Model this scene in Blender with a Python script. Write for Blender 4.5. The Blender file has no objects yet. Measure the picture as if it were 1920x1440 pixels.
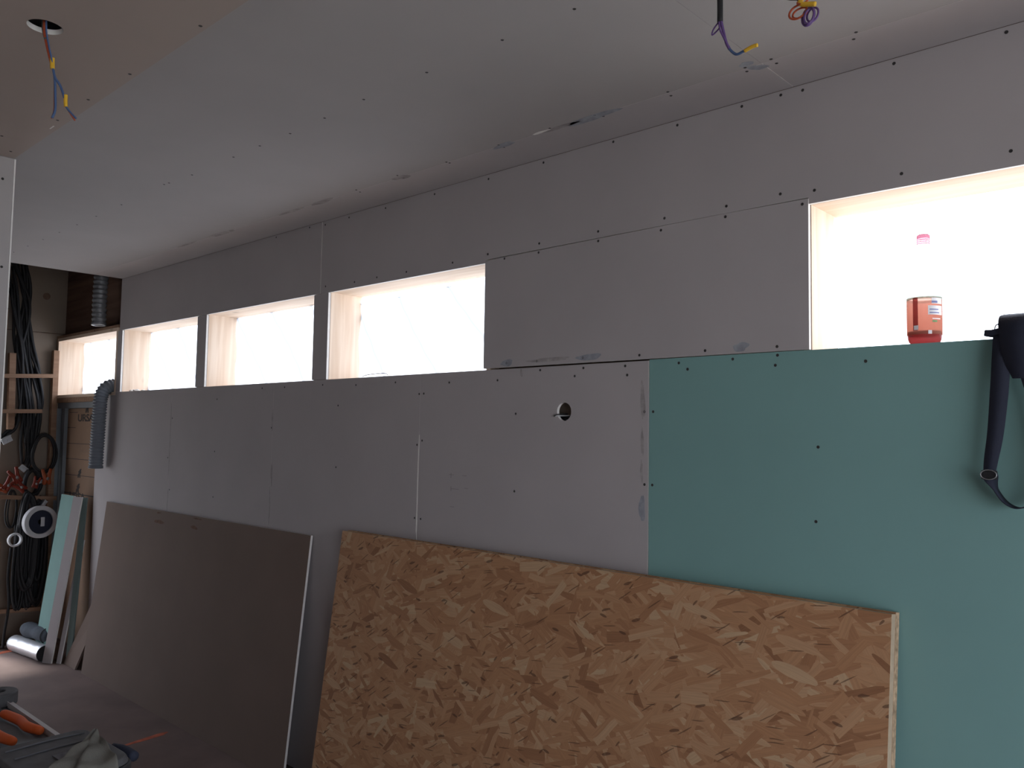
import bpy, bmesh, math, random
from mathutils import Vector, Matrix, Euler
random.seed(7)
C = bpy.context.scene.collection
S = bpy.context.scene

# ---------------------------------------------------------------- camera, sky, exposure
EYE = Vector((0.0, -2.362, 1.675))
cam = bpy.data.cameras.new('camera'); camo = bpy.data.objects.new('camera', cam); C.objects.link(camo)
cam.sensor_width = 36.0; cam.lens = 36.0 * 1550.0 / 1920.0; cam.clip_start = 0.02
_r = Vector((0.73103862, 0.6821458, 0.01611367)); _u = Vector((0.03069116, -0.05646415, 0.99793279)); _f = Vector((-0.68164551, 0.72903286, 0.06221332))
camo.matrix_world = Matrix(((_r.x, _u.x, -_f.x, EYE.x), (_r.y, _u.y, -_f.y, EYE.y), (_r.z, _u.z, -_f.z, EYE.z), (0, 0, 0, 1)))
S.camera = camo
w = bpy.data.worlds.new('overcast_sky'); S.world = w; w.use_nodes = True
bg = w.node_tree.nodes['Background']; bg.inputs[0].default_value = (0.90, 0.97, 1.10, 1); bg.inputs[1].default_value = 8.0
sl = bpy.data.lights.new('sun', 'SUN'); sl.energy = 8.0; sl.angle = 0.14; sl.color = (1.0, .97, .92)
so0 = bpy.data.objects.new('sun', sl); so0.rotation_mode = 'QUATERNION'; so0.rotation_quaternion = Vector((.53, .10, -.85)).to_track_quat('-Z', 'Y'); C.objects.link(so0)
S.view_settings.view_transform = 'Standard'; S.view_settings.look = 'None'
S.view_settings.exposure = -0.74; S.view_settings.gamma = 1.0; S.view_settings.use_curve_mapping = False

def portal(loc, rot, sx, sy):
    l = bpy.data.lights.new('daylight_portal', 'AREA'); l.shape = 'RECTANGLE'; l.size = sx; l.size_y = sy
    l.cycles.is_portal = True
    o = bpy.data.objects.new('daylight_portal', l); o.location = loc; o.rotation_euler = rot; C.objects.link(o)

ZS, ZT, CZ, SZ = 1.940, 2.376, 2.745, 2.645          # sill, window top, ceiling, dropped ceiling
WINS = [(-7.24, -6.085), (-5.985, -4.86), (-4.742, -3.60), (-3.472, -2.366), (-1.012, 1.45)]
XF, XR, YB = -7.30, 2.2, -5.2                        # far wall, right wall, wall behind the camera
DOOR_R = (-3.9, -0.55, 0.0, 2.3)                      # glazed opening in right wall  (y0,y1,z0,z1)
DOOR_F = (-1.45, -0.47, 0.0, 1.75)                      # unseen doorway in the far wall, placed and sized to light the corner floor
H = math.pi / 2
for a, b in WINS:
    portal(((a + b) / 2, 0.26, (ZS + ZT) / 2), (-H, 0, 0), b - a, ZT - ZS)
portal((XR + 0.05, (DOOR_R[0] + DOOR_R[1]) / 2, (DOOR_R[2] + DOOR_R[3]) / 2), (0, H, 0), DOOR_R[3] - DOOR_R[2], DOOR_R[1] - DOOR_R[0])
portal((XF - .17, (DOOR_F[0] + DOOR_F[1]) / 2, DOOR_F[3] / 2), (0, -H, 0), DOOR_F[3], DOOR_F[1] - DOOR_F[0])

# ---------------------------------------------------------------- materials
def mat(name, col, rough=0.9, spec=0.3, noise=0.0, nscale=6.0, bump=0.0, bscale=200.0, metal=0.0, extra=None):
    m = bpy.data.materials.new(name); m.use_nodes = True
    nt = m.node_tree; b = nt.nodes['Principled BSDF']
    b.inputs['Base Color'].default_value = (*col, 1); b.inputs['Roughness'].default_value = rough
    b.inputs['Specular IOR Level'].default_value = spec; b.inputs['Metallic'].default_value = metal
    tc = nt.nodes.new('ShaderNodeTexCoord')
    if noise > 0:
        n = nt.nodes.new('ShaderNodeTexNoise'); n.inputs['Scale'].default_value = nscale; n.inputs['Detail'].default_value = 6
        nt.links.new(tc.outputs['Object'], n.inputs['Vector'])
        r = nt.nodes.new('ShaderNodeValToRGB'); r.color_ramp.elements[0].position = 0.3; r.color_ramp.elements[1].position = 0.7
        r.color_ramp.elements[0].color = (*[c * (1 - noise) for c in col], 1); r.color_ramp.elements[1].color = (*[min(1, c * (1 + noise)) for c in col], 1)
        nt.links.new(n.outputs['Fac'], r.inputs['Fac']); nt.links.new(r.outputs['Color'], b.inputs['Base Color'])
    if bump > 0:
        n2 = nt.nodes.new('ShaderNodeTexNoise'); n2.inputs['Scale'].default_value = bscale; n2.inputs['Detail'].default_value = 3
        nt.links.new(tc.outputs['Object'], n2.inputs['Vector'])
        bp = nt.nodes.new('ShaderNodeBump'); bp.inputs['Strength'].default_value = bump; bp.inputs['Distance'].default_value = 0.002
        nt.links.new(n2.outputs['Fac'], bp.inputs['Height']); nt.links.new(bp.outputs['Normal'], b.inputs['Normal'])
    return m

def mathn(nt, op, a, b=None, clamp=False):
    n = nt.nodes.new('ShaderNodeMath'); n.operation = op; n.use_clamp = clamp
    for i, v in enumerate((a, b)):
        if v is None: continue
        if isinstance(v, (int, float)): n.inputs[i].default_value = v
        else: nt.links.new(v, n.inputs[i])
    return n.outputs[0]

def mixc(nt, fac, a, b, mode='MIX'):
    n = nt.nodes.new('ShaderNodeMix'); n.data_type = 'RGBA'; n.blend_type = mode
    for s, v in ((0, fac), (6, a), (7, b)):
        if isinstance(v, (int, float)): n.inputs[s].default_value = v
        elif isinstance(v, tuple): n.inputs[s].default_value = (*v, 1)
        else: nt.links.new(v, n.inputs[s])
    return n.outputs[2]

def wood(name, base, dark, axis=0, knots=True, scale=1.0, rough=0.7):
    """softwood: long grain along the given local axis, with knots"""
    m = bpy.data.materials.new(name); m.use_nodes = True; nt = m.node_tree; b = nt.nodes['Principled BSDF']
    b.inputs['Roughness'].default_value = rough; b.inputs['Specular IOR Level'].default_value = 0.25
    tc = nt.nodes.new('ShaderNodeTexCoord'); mp = nt.nodes.new('ShaderNodeMapping')
    sc = [14 * scale] * 3; sc[axis] = 0.9 * scale; mp.inputs['Scale'].default_value = sc
    nt.links.new(tc.outputs['Object'], mp.inputs['Vector'])
    n = nt.nodes.new('ShaderNodeTexNoise'); n.inputs['Scale'].default_value = 2.0; n.inputs['Detail'].default_value = 8; n.inputs['Distortion'].default_value = 0.6
    nt.links.new(mp.outputs['Vector'], n.inputs['Vector'])
    r = nt.nodes.new('ShaderNodeValToRGB'); r.color_ramp.elements[0].position = 0.35; r.color_ramp.elements[1].position = 0.65
    r.color_ramp.elements[0].color = (*dark, 1); r.color_ramp.elements[1].color = (*base, 1)
    nt.links.new(n.outputs['Fac'], r.inputs['Fac']); col = r.outputs['Color']
    if knots:
        mp2 = nt.nodes.new('ShaderNodeMapping'); s2 = [7.0 * scale] * 3; s2[axis] = 3.0 * scale; mp2.inputs['Scale'].default_value = s2
        nt.links.new(tc.outputs['Object'], mp2.inputs['Vector'])
        v = nt.nodes.new('ShaderNodeTexVoronoi'); v.inputs['Scale'].default_value = 1.0; nt.links.new(mp2.outputs['Vector'], v.inputs['Vector'])
        k = nt.nodes.new('ShaderNodeValToRGB'); k.color_ramp.elements[0].position = 0.05; k.color_ramp.elements[1].position = 0.13
        k.color_ramp.elements[0].color = (1, 1, 1, 1); k.color_ramp.elements[1].color = (0, 0, 0, 1)
        nt.links.new(v.outputs['Distance'], k.inputs['Fac'])
        f = mathn(nt, 'MULTIPLY', k.outputs['Color'], 0.6)
        col = mixc(nt, f, col, tuple(c * 0.45 for c in dark))
    nt.links.new(col, b.inputs['Base Color'])
    return m

def osb_material():
    """oriented strand board: ten layers of stretched cells, each turned another way, one laid over the other"""
    m = bpy.data.materials.new('strand_board'); m.use_nodes = True; nt = m.node_tree; b = nt.nodes['Principled BSDF']
    b.inputs['Roughness'].default_value = 0.75; b.inputs['Specular IOR Level'].default_value = 0.25
    tc = nt.nodes.new('ShaderNodeTexCoord'); sp = nt.nodes.new('ShaderNodeSeparateXYZ'); nt.links.new(tc.outputs['Object'], sp.inputs[0])
    cb = nt.nodes.new('ShaderNodeCombineXYZ'); nt.links.new(sp.outputs['X'], cb.inputs[0]); nt.links.new(sp.outputs['Z'], cb.inputs[1])
    wn = nt.nodes.new('ShaderNodeTexNoise'); wn.inputs['Scale'].default_value = 14; wn.inputs['Detail'].default_value = 2; nt.links.new(cb.outputs[0], wn.inputs['Vector'])
    wv = nt.nodes.new('ShaderNodeVectorMath'); wv.operation = 'SCALE'; wv.inputs['Scale'].default_value = 0.007; nt.links.new(wn.outputs['Color'], wv.inputs[0])
    pv = nt.nodes.new('ShaderNodeVectorMath'); pv.operation = 'ADD'; nt.links.new(cb.outputs[0], pv.inputs[0]); nt.links.new(wv.outputs[0], pv.inputs[1])
    P = pv.outputs[0]
    rnd = random.Random(3); col = None; hgt = None
    angs = [0, -38, 22, -15, 58, -28, 8, -72, -8, 35, -22, -50, 14]
    for i, a in enumerate(angs):
        mr = nt.nodes.new('ShaderNodeMapping'); mr.inputs['Rotation'].default_value = (0, 0, math.radians(a)); mr.inputs['Location'].default_value = (rnd.uniform(3, 9), rnd.uniform(3, 9), 0)
        nt.links.new(P, mr.inputs['Vector'])
        ms = nt.nodes.new('ShaderNodeMapping'); L = rnd.uniform(.10, .19); Wd = rnd.uniform(.014, .042); ms.inputs['Scale'].default_value = (1 / L, 1 / Wd, 1)
        nt.links.new(mr.outputs[0], ms.inputs['Vector'])
        v = nt.nodes.new('ShaderNodeTexVoronoi'); v.voronoi_dimensions = '2D'; v.distance = 'CHEBYCHEV' if i % 3 else 'EUCLIDEAN'; v.inputs['Scale'].default_value = 1.0; v.inputs['Randomness'].default_value = 0.95
        nt.links.new(ms.outputs[0], v.inputs['Vector'])
        sc = nt.nodes.new('ShaderNodeSeparateColor'); nt.links.new(v.outputs['Color'], sc.inputs[0])
        ramp = nt.nodes.new('ShaderNodeValToRGB'); e = ramp.color_ramp.elements
        e[0].position = 0; e[0].color = (0.330, 0.157, 0.079, 1); e[1].position = 1; e[1].color = (0.63, 0.43, 0.26, 1)
        for p_, c_ in ((.08, (0.440, 0.218, 0.110)), (.35, (0.510, 0.266, 0.136)), (.65, (0.550, 0.304, 0.163)), (.88, (0.610, 0.370, 0.211))):
            q = e.new(p_); q.color = (*c_, 1)
        nt.links.new(sc.outputs[1], ramp.inputs['Fac'])
        # long fine grain inside every strand
        mg = nt.nodes.new('ShaderNodeMapping'); mg.inputs['Scale'].default_value = (9, 260, 1); nt.links.new(mr.outputs[0], mg.inputs['Vector'])
        g = nt.nodes.new('ShaderNodeTexNoise'); g.noise_dimensions = '2D'; g.inputs['Scale'].default_value = 1; g.inputs['Detail'].default_value = 2; nt.links.new(mg.outputs[0], g.inputs['Vector'])
        gf = mathn(nt, 'ADD', mathn(nt, 'MULTIPLY', g.outputs['Fac'], 0.30), 0.68)
        cc = nt.nodes.new('ShaderNodeVectorMath'); cc.operation = 'SCALE'; nt.links.new(ramp.outputs['Color'], cc.inputs[0]); nt.links.new(gf, cc.inputs['Scale'])
        if col is None: col = cc.outputs[0]; hgt = sc.outputs[2]
        else:
            on = mathn(nt, 'GREATER_THAN', sc.outputs[0], 0.66 if i < 9 else 0.80)
            ins = mathn(nt, 'LESS_THAN', v.outputs['Distance'], 0.44)
            f = mathn(nt, 'MULTIPLY', on, ins)
            col = mixc(nt, f, col, cc.outputs[0])
            hm = nt.nodes.new('ShaderNodeMix'); hm.data_type = 'FLOAT'; nt.links.new(f, hm.inputs[0]); nt.links.new(hgt, hm.inputs[2]); nt.links.new(sc.outputs[2], hm.inputs[3]); hgt = hm.outputs[0]
    # small dark bark chips and gaps
    for (a, L, Wd, th) in ((-20, .055, .015, .986), (-35, .09, .006, .970), (12, .045, .013, .988), (-50, .035, .010, .988), (-8, .08, .005, .975)):
        mr = nt.nodes.new('ShaderNodeMapping'); mr.inputs['Rotation'].default_value = (0, 0, math.radians(a)); nt.links.new(P, mr.inputs['Vector'])
        ms = nt.nodes.new('ShaderNodeMapping'); ms.inputs['Scale'].default_value = (1 / L, 1 / Wd, 1); nt.links.new(mr.outputs[0], ms.inputs['Vector'])
        v = nt.nodes.new('ShaderNodeTexVoronoi'); v.voronoi_dimensions = '2D'; v.inputs['Scale'].default_value = 1.0; nt.links.new(ms.outputs[0], v.inputs['Vector'])
        sc = nt.nodes.new('ShaderNodeSeparateColor'); nt.links.new(v.outputs['Color'], sc.inputs[0])
        f = mathn(nt, 'MULTIPLY', mathn(nt, 'GREATER_THAN', sc.outputs[0], th), mathn(nt, 'LESS_THAN', v.outputs['Distance'], .33))
        col = mixc(nt, mathn(nt, 'MULTIPLY', f, .7), col, (.10, .05, .03))
    nt.links.new(col, b.inputs['Base Color'])
    bp = nt.nodes.new('ShaderNodeBump'); bp.inputs['Strength'].default_value = 0.35; bp.inputs['Distance'].default_value = 0.002
    nt.links.new(hgt, bp.inputs['Height']); nt.links.new(bp.outputs['Normal'], b.inputs['Normal'])
    return m

def film_material():
    """thin translucent building film, most of the daylight passes; creases let less through"""
    m = bpy.data.materials.new('plastic_film'); m.use_nodes = True; nt = m.node_tree; nt.nodes.clear()
    out = nt.nodes.new('ShaderNodeOutputMaterial'); tr = nt.nodes.new('ShaderNodeBsdfTransparent'); tl = nt.nodes.new('ShaderNodeBsdfTranslucent'); mx = nt.nodes.new('ShaderNodeMixShader')
    tc = nt.nodes.new('ShaderNodeTexCoord'); mp = nt.nodes.new('ShaderNodeMapping'); mp.inputs['Rotation'].default_value = (0, .9, 0); mp.inputs['Scale'].default_value = (1.2, 1, 5)
    nt.links.new(tc.outputs['Object'], mp.inputs['Vector'])
    n = nt.nodes.new('ShaderNodeTexWave'); n.wave_profile = 'SIN'; n.inputs['Scale'].default_value = .8; n.inputs['Distortion'].default_value = 2.2; n.inputs['Detail'].default_value = 1; n.inputs['Detail Scale'].default_value = .6
    mp.inputs['Rotation'].default_value = (0, .7, 0); mp.inputs['Scale'].default_value = (1.3, 1, 1.3); nt.links.new(mp.outputs[0], n.inputs['Vector'])
    d = n.outputs['Fac']
    r = nt.nodes.new('ShaderNodeValToRGB'); r.color_ramp.elements[0].position = 0.0; r.color_ramp.elements[1].position = 0.035
    r.color_ramp.elements[0].color = (.10, .105, .12, 1); r.color_ramp.elements[1].color = (.55, .56, .57, 1)
    nt.links.new(d, r.inputs['Fac']); nt.links.new(r.outputs['Color'], tr.inputs['Color'])
    r2 = nt.nodes.new('ShaderNodeValToRGB'); r2.color_ramp.elements[0].position = 0.0; r2.color_ramp.elements[1].position = 0.035; r2.color_ramp.elements[0].color = (.42, .46, .54, 1); r2.color_ramp.elements[1].color = (.9, .93, 1, 1)
    nt.links.new(d, r2.inputs['Fac']); nt.links.new(r2.outputs['Color'], tl.inputs['Color']); mx.inputs[0].default_value = .4
    nt.links.new(tr.outputs[0], mx.inputs[1]); nt.links.new(tl.outputs[0], mx.inputs[2]); nt.links.new(mx.outputs[0], out.inputs[0])
    return m

def concrete():
    m = mat('dusty_concrete', (.185, .132, .118), noise=.16, nscale=3, bump=.25, bscale=60)
    nt = m.node_tree; b = nt.nodes['Principled BSDF']; src = b.inputs['Base Color'].links[0].from_socket
    n = nt.nodes.new('ShaderNodeTexNoise'); n.inputs['Scale'].default_value = 22; n.inputs['Detail'].default_value = 5
    tc = nt.nodes.new('ShaderNodeTexCoord'); nt.links.new(tc.outputs['Object'], n.inputs['Vector'])
    r = nt.nodes.new('ShaderNodeValToRGB'); r.color_ramp.elements[0].position = .62; r.color_ramp.elements[1].position = .72
    nt.links.new(n.outputs['Fac'], r.inputs['Fac'])
    nt.links.new(mixc(nt, mathn(nt, 'MULTIPLY', r.outputs['Color'], .35), src, (.14, .11, .10)), b.inputs['Base Color'])
    return m

M = {}
M['paper'] = mat('grey_board_paper', (.435, .405, .41), noise=.04, nscale=2.5, bump=.08, bscale=400)
M['ceil'] = mat('ceiling_board_paper', (.41, .385, .38), noise=.04, nscale=2.0, bump=.08, bscale=400)
M['soffit'] = mat('brownish_board_paper', (.42, .35, .31), noise=.04, nscale=2.0, bump=.08, bscale=400)
M['kraft'] = mat('brown_board_back', (.175, .125, .102), noise=.05, nscale=3.0, bump=.08, bscale=400)
M['green'] = mat('green_board_paper', (.205, .37, .355), noise=.04, nscale=2.0, bump=.08, bscale=400)
M['gypsum'] = mat('white_gypsum_core', (.80, .78, .75), noise=.05, nscale=40)
M['screw'] = mat('black_screw', (.035, .033, .032), rough=.5)
M['smear'] = mat('blue_grey_filler', (.30, .315, .35), noise=.25, nscale=30)
M['smear_grey'] = mat('dark_grey_filler', (.35, .325, .32), noise=.25, nscale=30)
M['pencil'] = mat('pencil_line', (.20, .18, .18))
M['woodx'] = wood('pine_grain_across', (.80, .655, .525), (.69, .53, .40), 0)
M['woodz'] = wood('pine_grain_upright', (.80, .655, .525), (.69, .53, .40), 2)
M['stain'] = mat('brown_glue_stain', (.13, .07, .045), noise=.3, nscale=40)
M['strip_green'] = mat('offcut_green_paper', (.15, .26, .245), noise=.05)
M['dull_green'] = mat('dull_green_edge', (.17, .22, .21), noise=.05)
M['orange2'] = mat('dull_orange_plastic', (.28, .055, .015), rough=.5)
M['darkwood'] = wood('brown_timber', (.20, .125, .09), (.12, .07, .05), 0, scale=.6)
M['batten'] = wood('batten_timber', (.32, .20, .13), (.24, .14, .09), 1)
M['osb'] = osb_material()
M['osb_edge'] = mat('strand_board_edge', (.44, .31, .20), noise=.45, nscale=60, bump=.3, bscale=150)
M['osb_edge_pale'] = mat('strand_board_edge_pale', (.50, .39, .28), noise=.12, nscale=40, bump=.3, bscale=150)
M['film'] = film_material()
M['floor'] = concrete()
M['redline'] = mat('red_marking_paint', (.50, .13, .07), noise=.3, nscale=20)
M['black'] = mat('black_plastic', (.018, .018, .02), rough=.55)
M['orange'] = mat('orange_plastic', (.60, .11, .025), rough=.5)
M['red_orange'] = mat('red_orange_plastic', (.20, .025, .012), rough=.45)
M['steel'] = mat('dull_steel', (.45, .46, .48), rough=.35, metal=.8)
M['zinc'] = mat('grey_zinc', (.20, .22, .24), rough=.6, noise=.1, nscale=8)
M['foil'] = mat('silver_foil', (.62, .63, .66), rough=.35, metal=.6, bump=.6, bscale=25)
M['duct'] = mat('grey_duct', (.17, .19, .22), rough=.55)
M['duct_silver'] = mat('silver_grey_duct', (.24, .25, .27), rough=.4, metal=.3)
M['white'] = mat('white_plastic', (.55, .55, .57), rough=.6)
M['yellow'] = mat('yellow_tape', (.75, .45, .04), rough=.5)
M['blue'] = mat('blue_wire', (.07, .12, .25), rough=.5)
M['purple'] = mat('purple_wire', (.13, .07, .22), rough=.5)
M['orange_wire'] = mat('orange_wire', (.45, .09, .04), rough=.5)
M['grey_wire'] = mat('grey_green_wire', (.12, .14, .13), rough=.5)
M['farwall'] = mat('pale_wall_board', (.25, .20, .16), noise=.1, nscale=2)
M['nylon'] = mat('dark_navy_nylon', (.022, .026, .045), rough=.8, bump=.4, bscale=500)
M['tool'] = mat('dark_grey_rubber', (.075, .075, .08), rough=.6, noise=.25, nscale=25)
M['cloth'] = mat('grey_green_cloth', (.17, .165, .145), noise=.15, nscale=12, bump=.5, bscale=350)
M['benchtop'] = mat('pale_bench_board', (.48, .38, .30), noise=.08, nscale=5)
M['blueboard'] = mat('blue_grey_sheet', (.22, .25, .27), noise=.08, nscale=5)
M['render'] = mat('outside_paving', (.66, .64, .60), noise=.1, nscale=1)
M['roofwood'] = mat('roof_deck', (.06, .035, .03), noise=.2, nscale=3)

# ---------------------------------------------------------------- mesh helpers
def link(name, me, mats, parent=None):
    o = bpy.data.objects.new(name, me)
    if not isinstance(mats, (list, tuple)): mats = [mats]
    if not me.materials:
        for m in mats: me.materials.append(m)
    C.objects.link(o)
    if parent is not None: o.parent = parent
    return o
def tag(o, label=None, cat=None, group=None, kind=None):
    for k, v in (('label', label), ('category', cat), ('group', group), ('kind', kind)):
        if v: o[k] = v
    return o
def empty(name, loc=(0, 0, 0), rot=(0, 0, 0), **kw):
    o = bpy.data.objects.new(name, None); o.location = loc; o.rotation_euler = rot; o.empty_display_size = .05; C.objects.link(o); tag(o, **kw); return o
def mesh(name, v, f, smooth=False, mi=None):
    me = bpy.data.meshes.new(name); me.from_pydata([tuple(p) for p in v], [], f); me.update()
    bm = bmesh.new(); bm.from_mesh(me); bmesh.ops.recalc_face_normals(bm, faces=bm.faces); bm.to_mesh(me); bm.free()
    if mi:
        for p, i in zip(me.polygons, mi): p.material_index = i
    if smooth:
        for p in me.polygons: p.use_smooth = True
    return me
class MB:
    def __init__(s): s.v = []; s.f = []; s.mi = []
    def add(s, v, f, mi=0):
        n = len(s.v); s.v += [tuple(p) for p in v]; s.f += [tuple(i + n for i in q) for q in f]; s.mi += [mi] * len(f); return s
    def box(s, a, b, mi=0):
        x0, y0, z0 = a; x1, y1, z1 = b
        return s.add([(x0, y0, z0), (x1, y0, z0), (x1, y1, z0), (x0, y1, z0), (x0, y0, z1), (x1, y0, z1), (x1, y1, z1), (x0, y1, z1)],
                     [(0, 3, 2, 1), (4, 5, 6, 7), (0, 1, 5, 4), (1, 2, 6, 5), (2, 3, 7, 6), (3, 0, 4, 7)], mi)
    def bar(s, a, b, w, h, up=(0, 0, 1), mi=0):
        a = Vector(a); b = Vector(b); d = (b - a).normalized(); side = d.cross(Vector(up)).normalized(); u = side.cross(d)
        v = [p + side * sx * w / 2 + u * sz * h / 2 for p in (a, b) for sx, sz in ((-1, -1), (1, -1), (1, 1), (-1, 1))]
        return s.add(v, [(0, 1, 2, 3), (7, 6, 5, 4), (0, 4, 5, 1), (1, 5, 6, 2), (2, 6, 7, 3), (3, 7, 4, 0)], mi)
    def tube(s, pts, r, n=8, mi=0, closed=False, cap=True):
        pts = [Vector(p) for p in pts]; rs = r if isinstance(r, (list, tuple)) else [r] * len(pts)
        m = len(pts); base = len(s.v); nrm = None
        for i, p in enumerate(pts):
            if closed: t = pts[(i + 1) % m] - pts[i - 1]
            else: t = pts[min(i + 1, m - 1)] - pts[max(i - 1, 0)]
            t.normalize()
            if nrm is None:
                nrm = t.orthogonal().normalized()
            nrm = (nrm - t * nrm.dot(t)); nrm = nrm.normalized() if nrm.length > 1e-6 else t.orthogonal().normalized()
            bn = t.cross(nrm)
            for k in range(n):
                a = 2 * math.pi * k / n; s.v.append(tuple(p + (nrm * math.cos(a) + bn * math.sin(a)) * rs[i]))
        for i in range(m if closed else m - 1):
            for k in range(n):
                a = base + i * n + k; b_ = base + i * n + (k + 1) % n; c = base + ((i + 1) % m) * n + (k + 1) % n; d = base + ((i + 1) % m) * n + k
                s.f.append((a, b_, c, d)); s.mi.append(mi)
        if cap and not closed:
            s.f.append(tuple(base + k for k in range(n))[::-1]); s.mi.append(mi)
            s.f.append(tuple(base + (m - 1) * n + k for k in range(n))); s.mi.append(mi)
        return s
    def lathe(s, prof, c=(0, 0, 0), n=24, mi=0):
        base = len(s.v)
        for r, z in prof:
            for k in range(n):
                a = 2 * math.pi * k / n; s.v.append((c[0] + r * math.cos(a), c[1] + r * math.sin(a), c[2] + z))
        for i in range(len(prof) - 1):
            for k in range(n):
                s.f.append((base + i * n + k, base + i * n + (k + 1) % n, base + (i + 1) * n + (k + 1) % n, base + (i + 1) * n + k)); s.mi.append(mi)
        return s
    def ribbon(s, pts, wdirs, w, th=.0016, mi=0):
        pts = [Vector(p) for p in pts]; m = len(pts); base = len(s.v)
        for i, p in enumerate(pts):
            t = (pts[min(i + 1, m - 1)] - pts[max(i - 1, 0)]).normalized(); wd = Vector(wdirs[i]); wd = (wd - t * wd.dot(t)).normalized(); nn = t.cross(wd)
            ww = w[i] if isinstance(w, (list, tuple)) else w
            for sx, sz in ((-1, -1), (1, -1), (1, 1), (-1, 1)): s.v.append(tuple(p + wd * sx * ww / 2 + nn * sz * th / 2))
        for i in range(m - 1):
            for k in range(4):
                a = base + i * 4 + k; b_ = base + i * 4 + (k + 1) % 4; s.f.append((a, b_, b_ + 4, a + 4)); s.mi.append(mi)
        s.f.append((base, base + 1, base + 2, base + 3)); e = base + 4 * (m - 1); s.f.append((e + 3, e + 2, e + 1, e)); s.mi += [mi, mi]
        return s
    def build(s, name, mats, parent=None, smooth=False, bevel=0, sub=0):
        me = mesh(name, s.v, s.f, smooth, s.mi); o = link(name, me, mats, parent)
        if bevel:
            b = o.modifiers.new('bevel', 'BEVEL'); b.width = bevel; b.segments = 2; b.limit_method = 'ANGLE'
        if sub:
            b = o.modifiers.new('sub', 'SUBSURF'); b.levels = sub; b.render_levels = sub
        return o
def cr(pts, n=6):
    """smooth a path (Catmull-Rom)"""
    P = [Vector(p) for p in pts]; P = [P[0] * 2 - P[1]] + P + [P[-1] * 2 - P[-2]]; out = []
    for i in range(1, len(P) - 2):
        for k in range(n):
            t = k / n; a, b, c, d = P[i - 1:i + 3]
            out.append(.5 * ((2 * b) + (c - a) * t + (2 * a - 5 * b + 4 * c - d) * t * t + (3 * b - a - 3 * c + d) * t ** 3))
    out.append(P[-2]); return out

def slab_poly(name, pts, y0, y1, mats, parent, hole=None, plane='XZ', label=None):
    """board cut to an outline; faces take mats[0], cut edges mats[1]; optional round hole (u, v, r)"""
    def P3(u, v, w_): return (u, w_, v) if plane == 'XZ' else ((u, v, w_) if plane == 'XY' else (w_, u, v))
    mb = MB(); n = len(pts)
    if not hole:
        v = [P3(u, q, y0) for u, q in pts] + [P3(u, q, y1) for u, q in pts]
        mb.add(v, [tuple(range(n)), tuple(range(n, 2 * n))[::-1]], 0)
        mb.add(v, [(i, (i + 1) % n, (i + 1) % n + n, i + n) for i in range(n)], 1)
    else:
        hu, hv, hr = hole; N = 48
        u0, u1 = min(p[0] for p in pts), max(p[0] for p in pts); v0, v1 = min(p[1] for p in pts), max(p[1] for p in pts)
        angs = sorted([2 * math.pi * k / N for k in range(N)] + [math.atan2(b - hv, a - hu) % (2 * math.pi) for a in (u0, u1) for b in (v0, v1)])
        inner = [(hu + hr * math.cos(a), hv + hr * math.sin(a)) for a in angs]; outer = []
        for a in angs:
            c, s_ = math.cos(a), math.sin(a)
            t = min(((u1 if c > 0 else u0) - hu) / c if abs(c) > 1e-9 else 1e9, ((v1 if s_ > 0 else v0) - hv) / s_ if abs(s_) > 1e-9 else 1e9)
            outer.append((hu + c * t, hv + s_ * t))
        K = len(angs)
        v = [P3(*p, y0) for p in inner] + [P3(*p, y0) for p in outer] + [P3(*p, y1) for p in inner] + [P3(*p, y1) for p in outer]
        mb.add(v, [(i, (i + 1) % K, K + (i + 1) % K, K + i) for i in range(K)] + [(2 * K + i, 3 * K + i, 3 * K + (i + 1) % K, 2 * K + (i + 1) % K) for i in range(K)], 0)
        mb.add(v, [(i, 2 * K + i, 2 * K + (i + 1) % K, (i + 1) % K) for i in range(K)] + [(K + i, K + (i + 1) % K, 3 * K + (i + 1) % K, 3 * K + i) for i in range(K)], 1)
    o = mb.build(name, mats, parent)
    if label: o['label'] = label
    return o
def rect(a, b, c, d): return [(a, c), (b, c), (b, d), (a, d)]
SCREW = None
def screw(parent, loc, axis='y'):
    """dark screw head, barely proud of the board"""
    global SCREW
    if SCREW is None:
        mb = MB(); mb.lathe([(.0001, .0002), (.0022, .0002), (.0026, .0007), (.0042, .0007), (.0048, .0002), (.0048, -.003)], n=10); SCREW = mesh('screw', mb.v, mb.f, True); SCREW.materials.append(M['screw'])
    o = bpy.data.objects.new('screw', SCREW); o.location = loc
    o.rotation_euler = {'y': (H, 0, 0), 'z': (math.pi, 0, 0), 'x': (0, H, 0)}[axis]; o.scale = (1.0,) * 3; C.objects.link(o); o.parent = parent; return o
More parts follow.
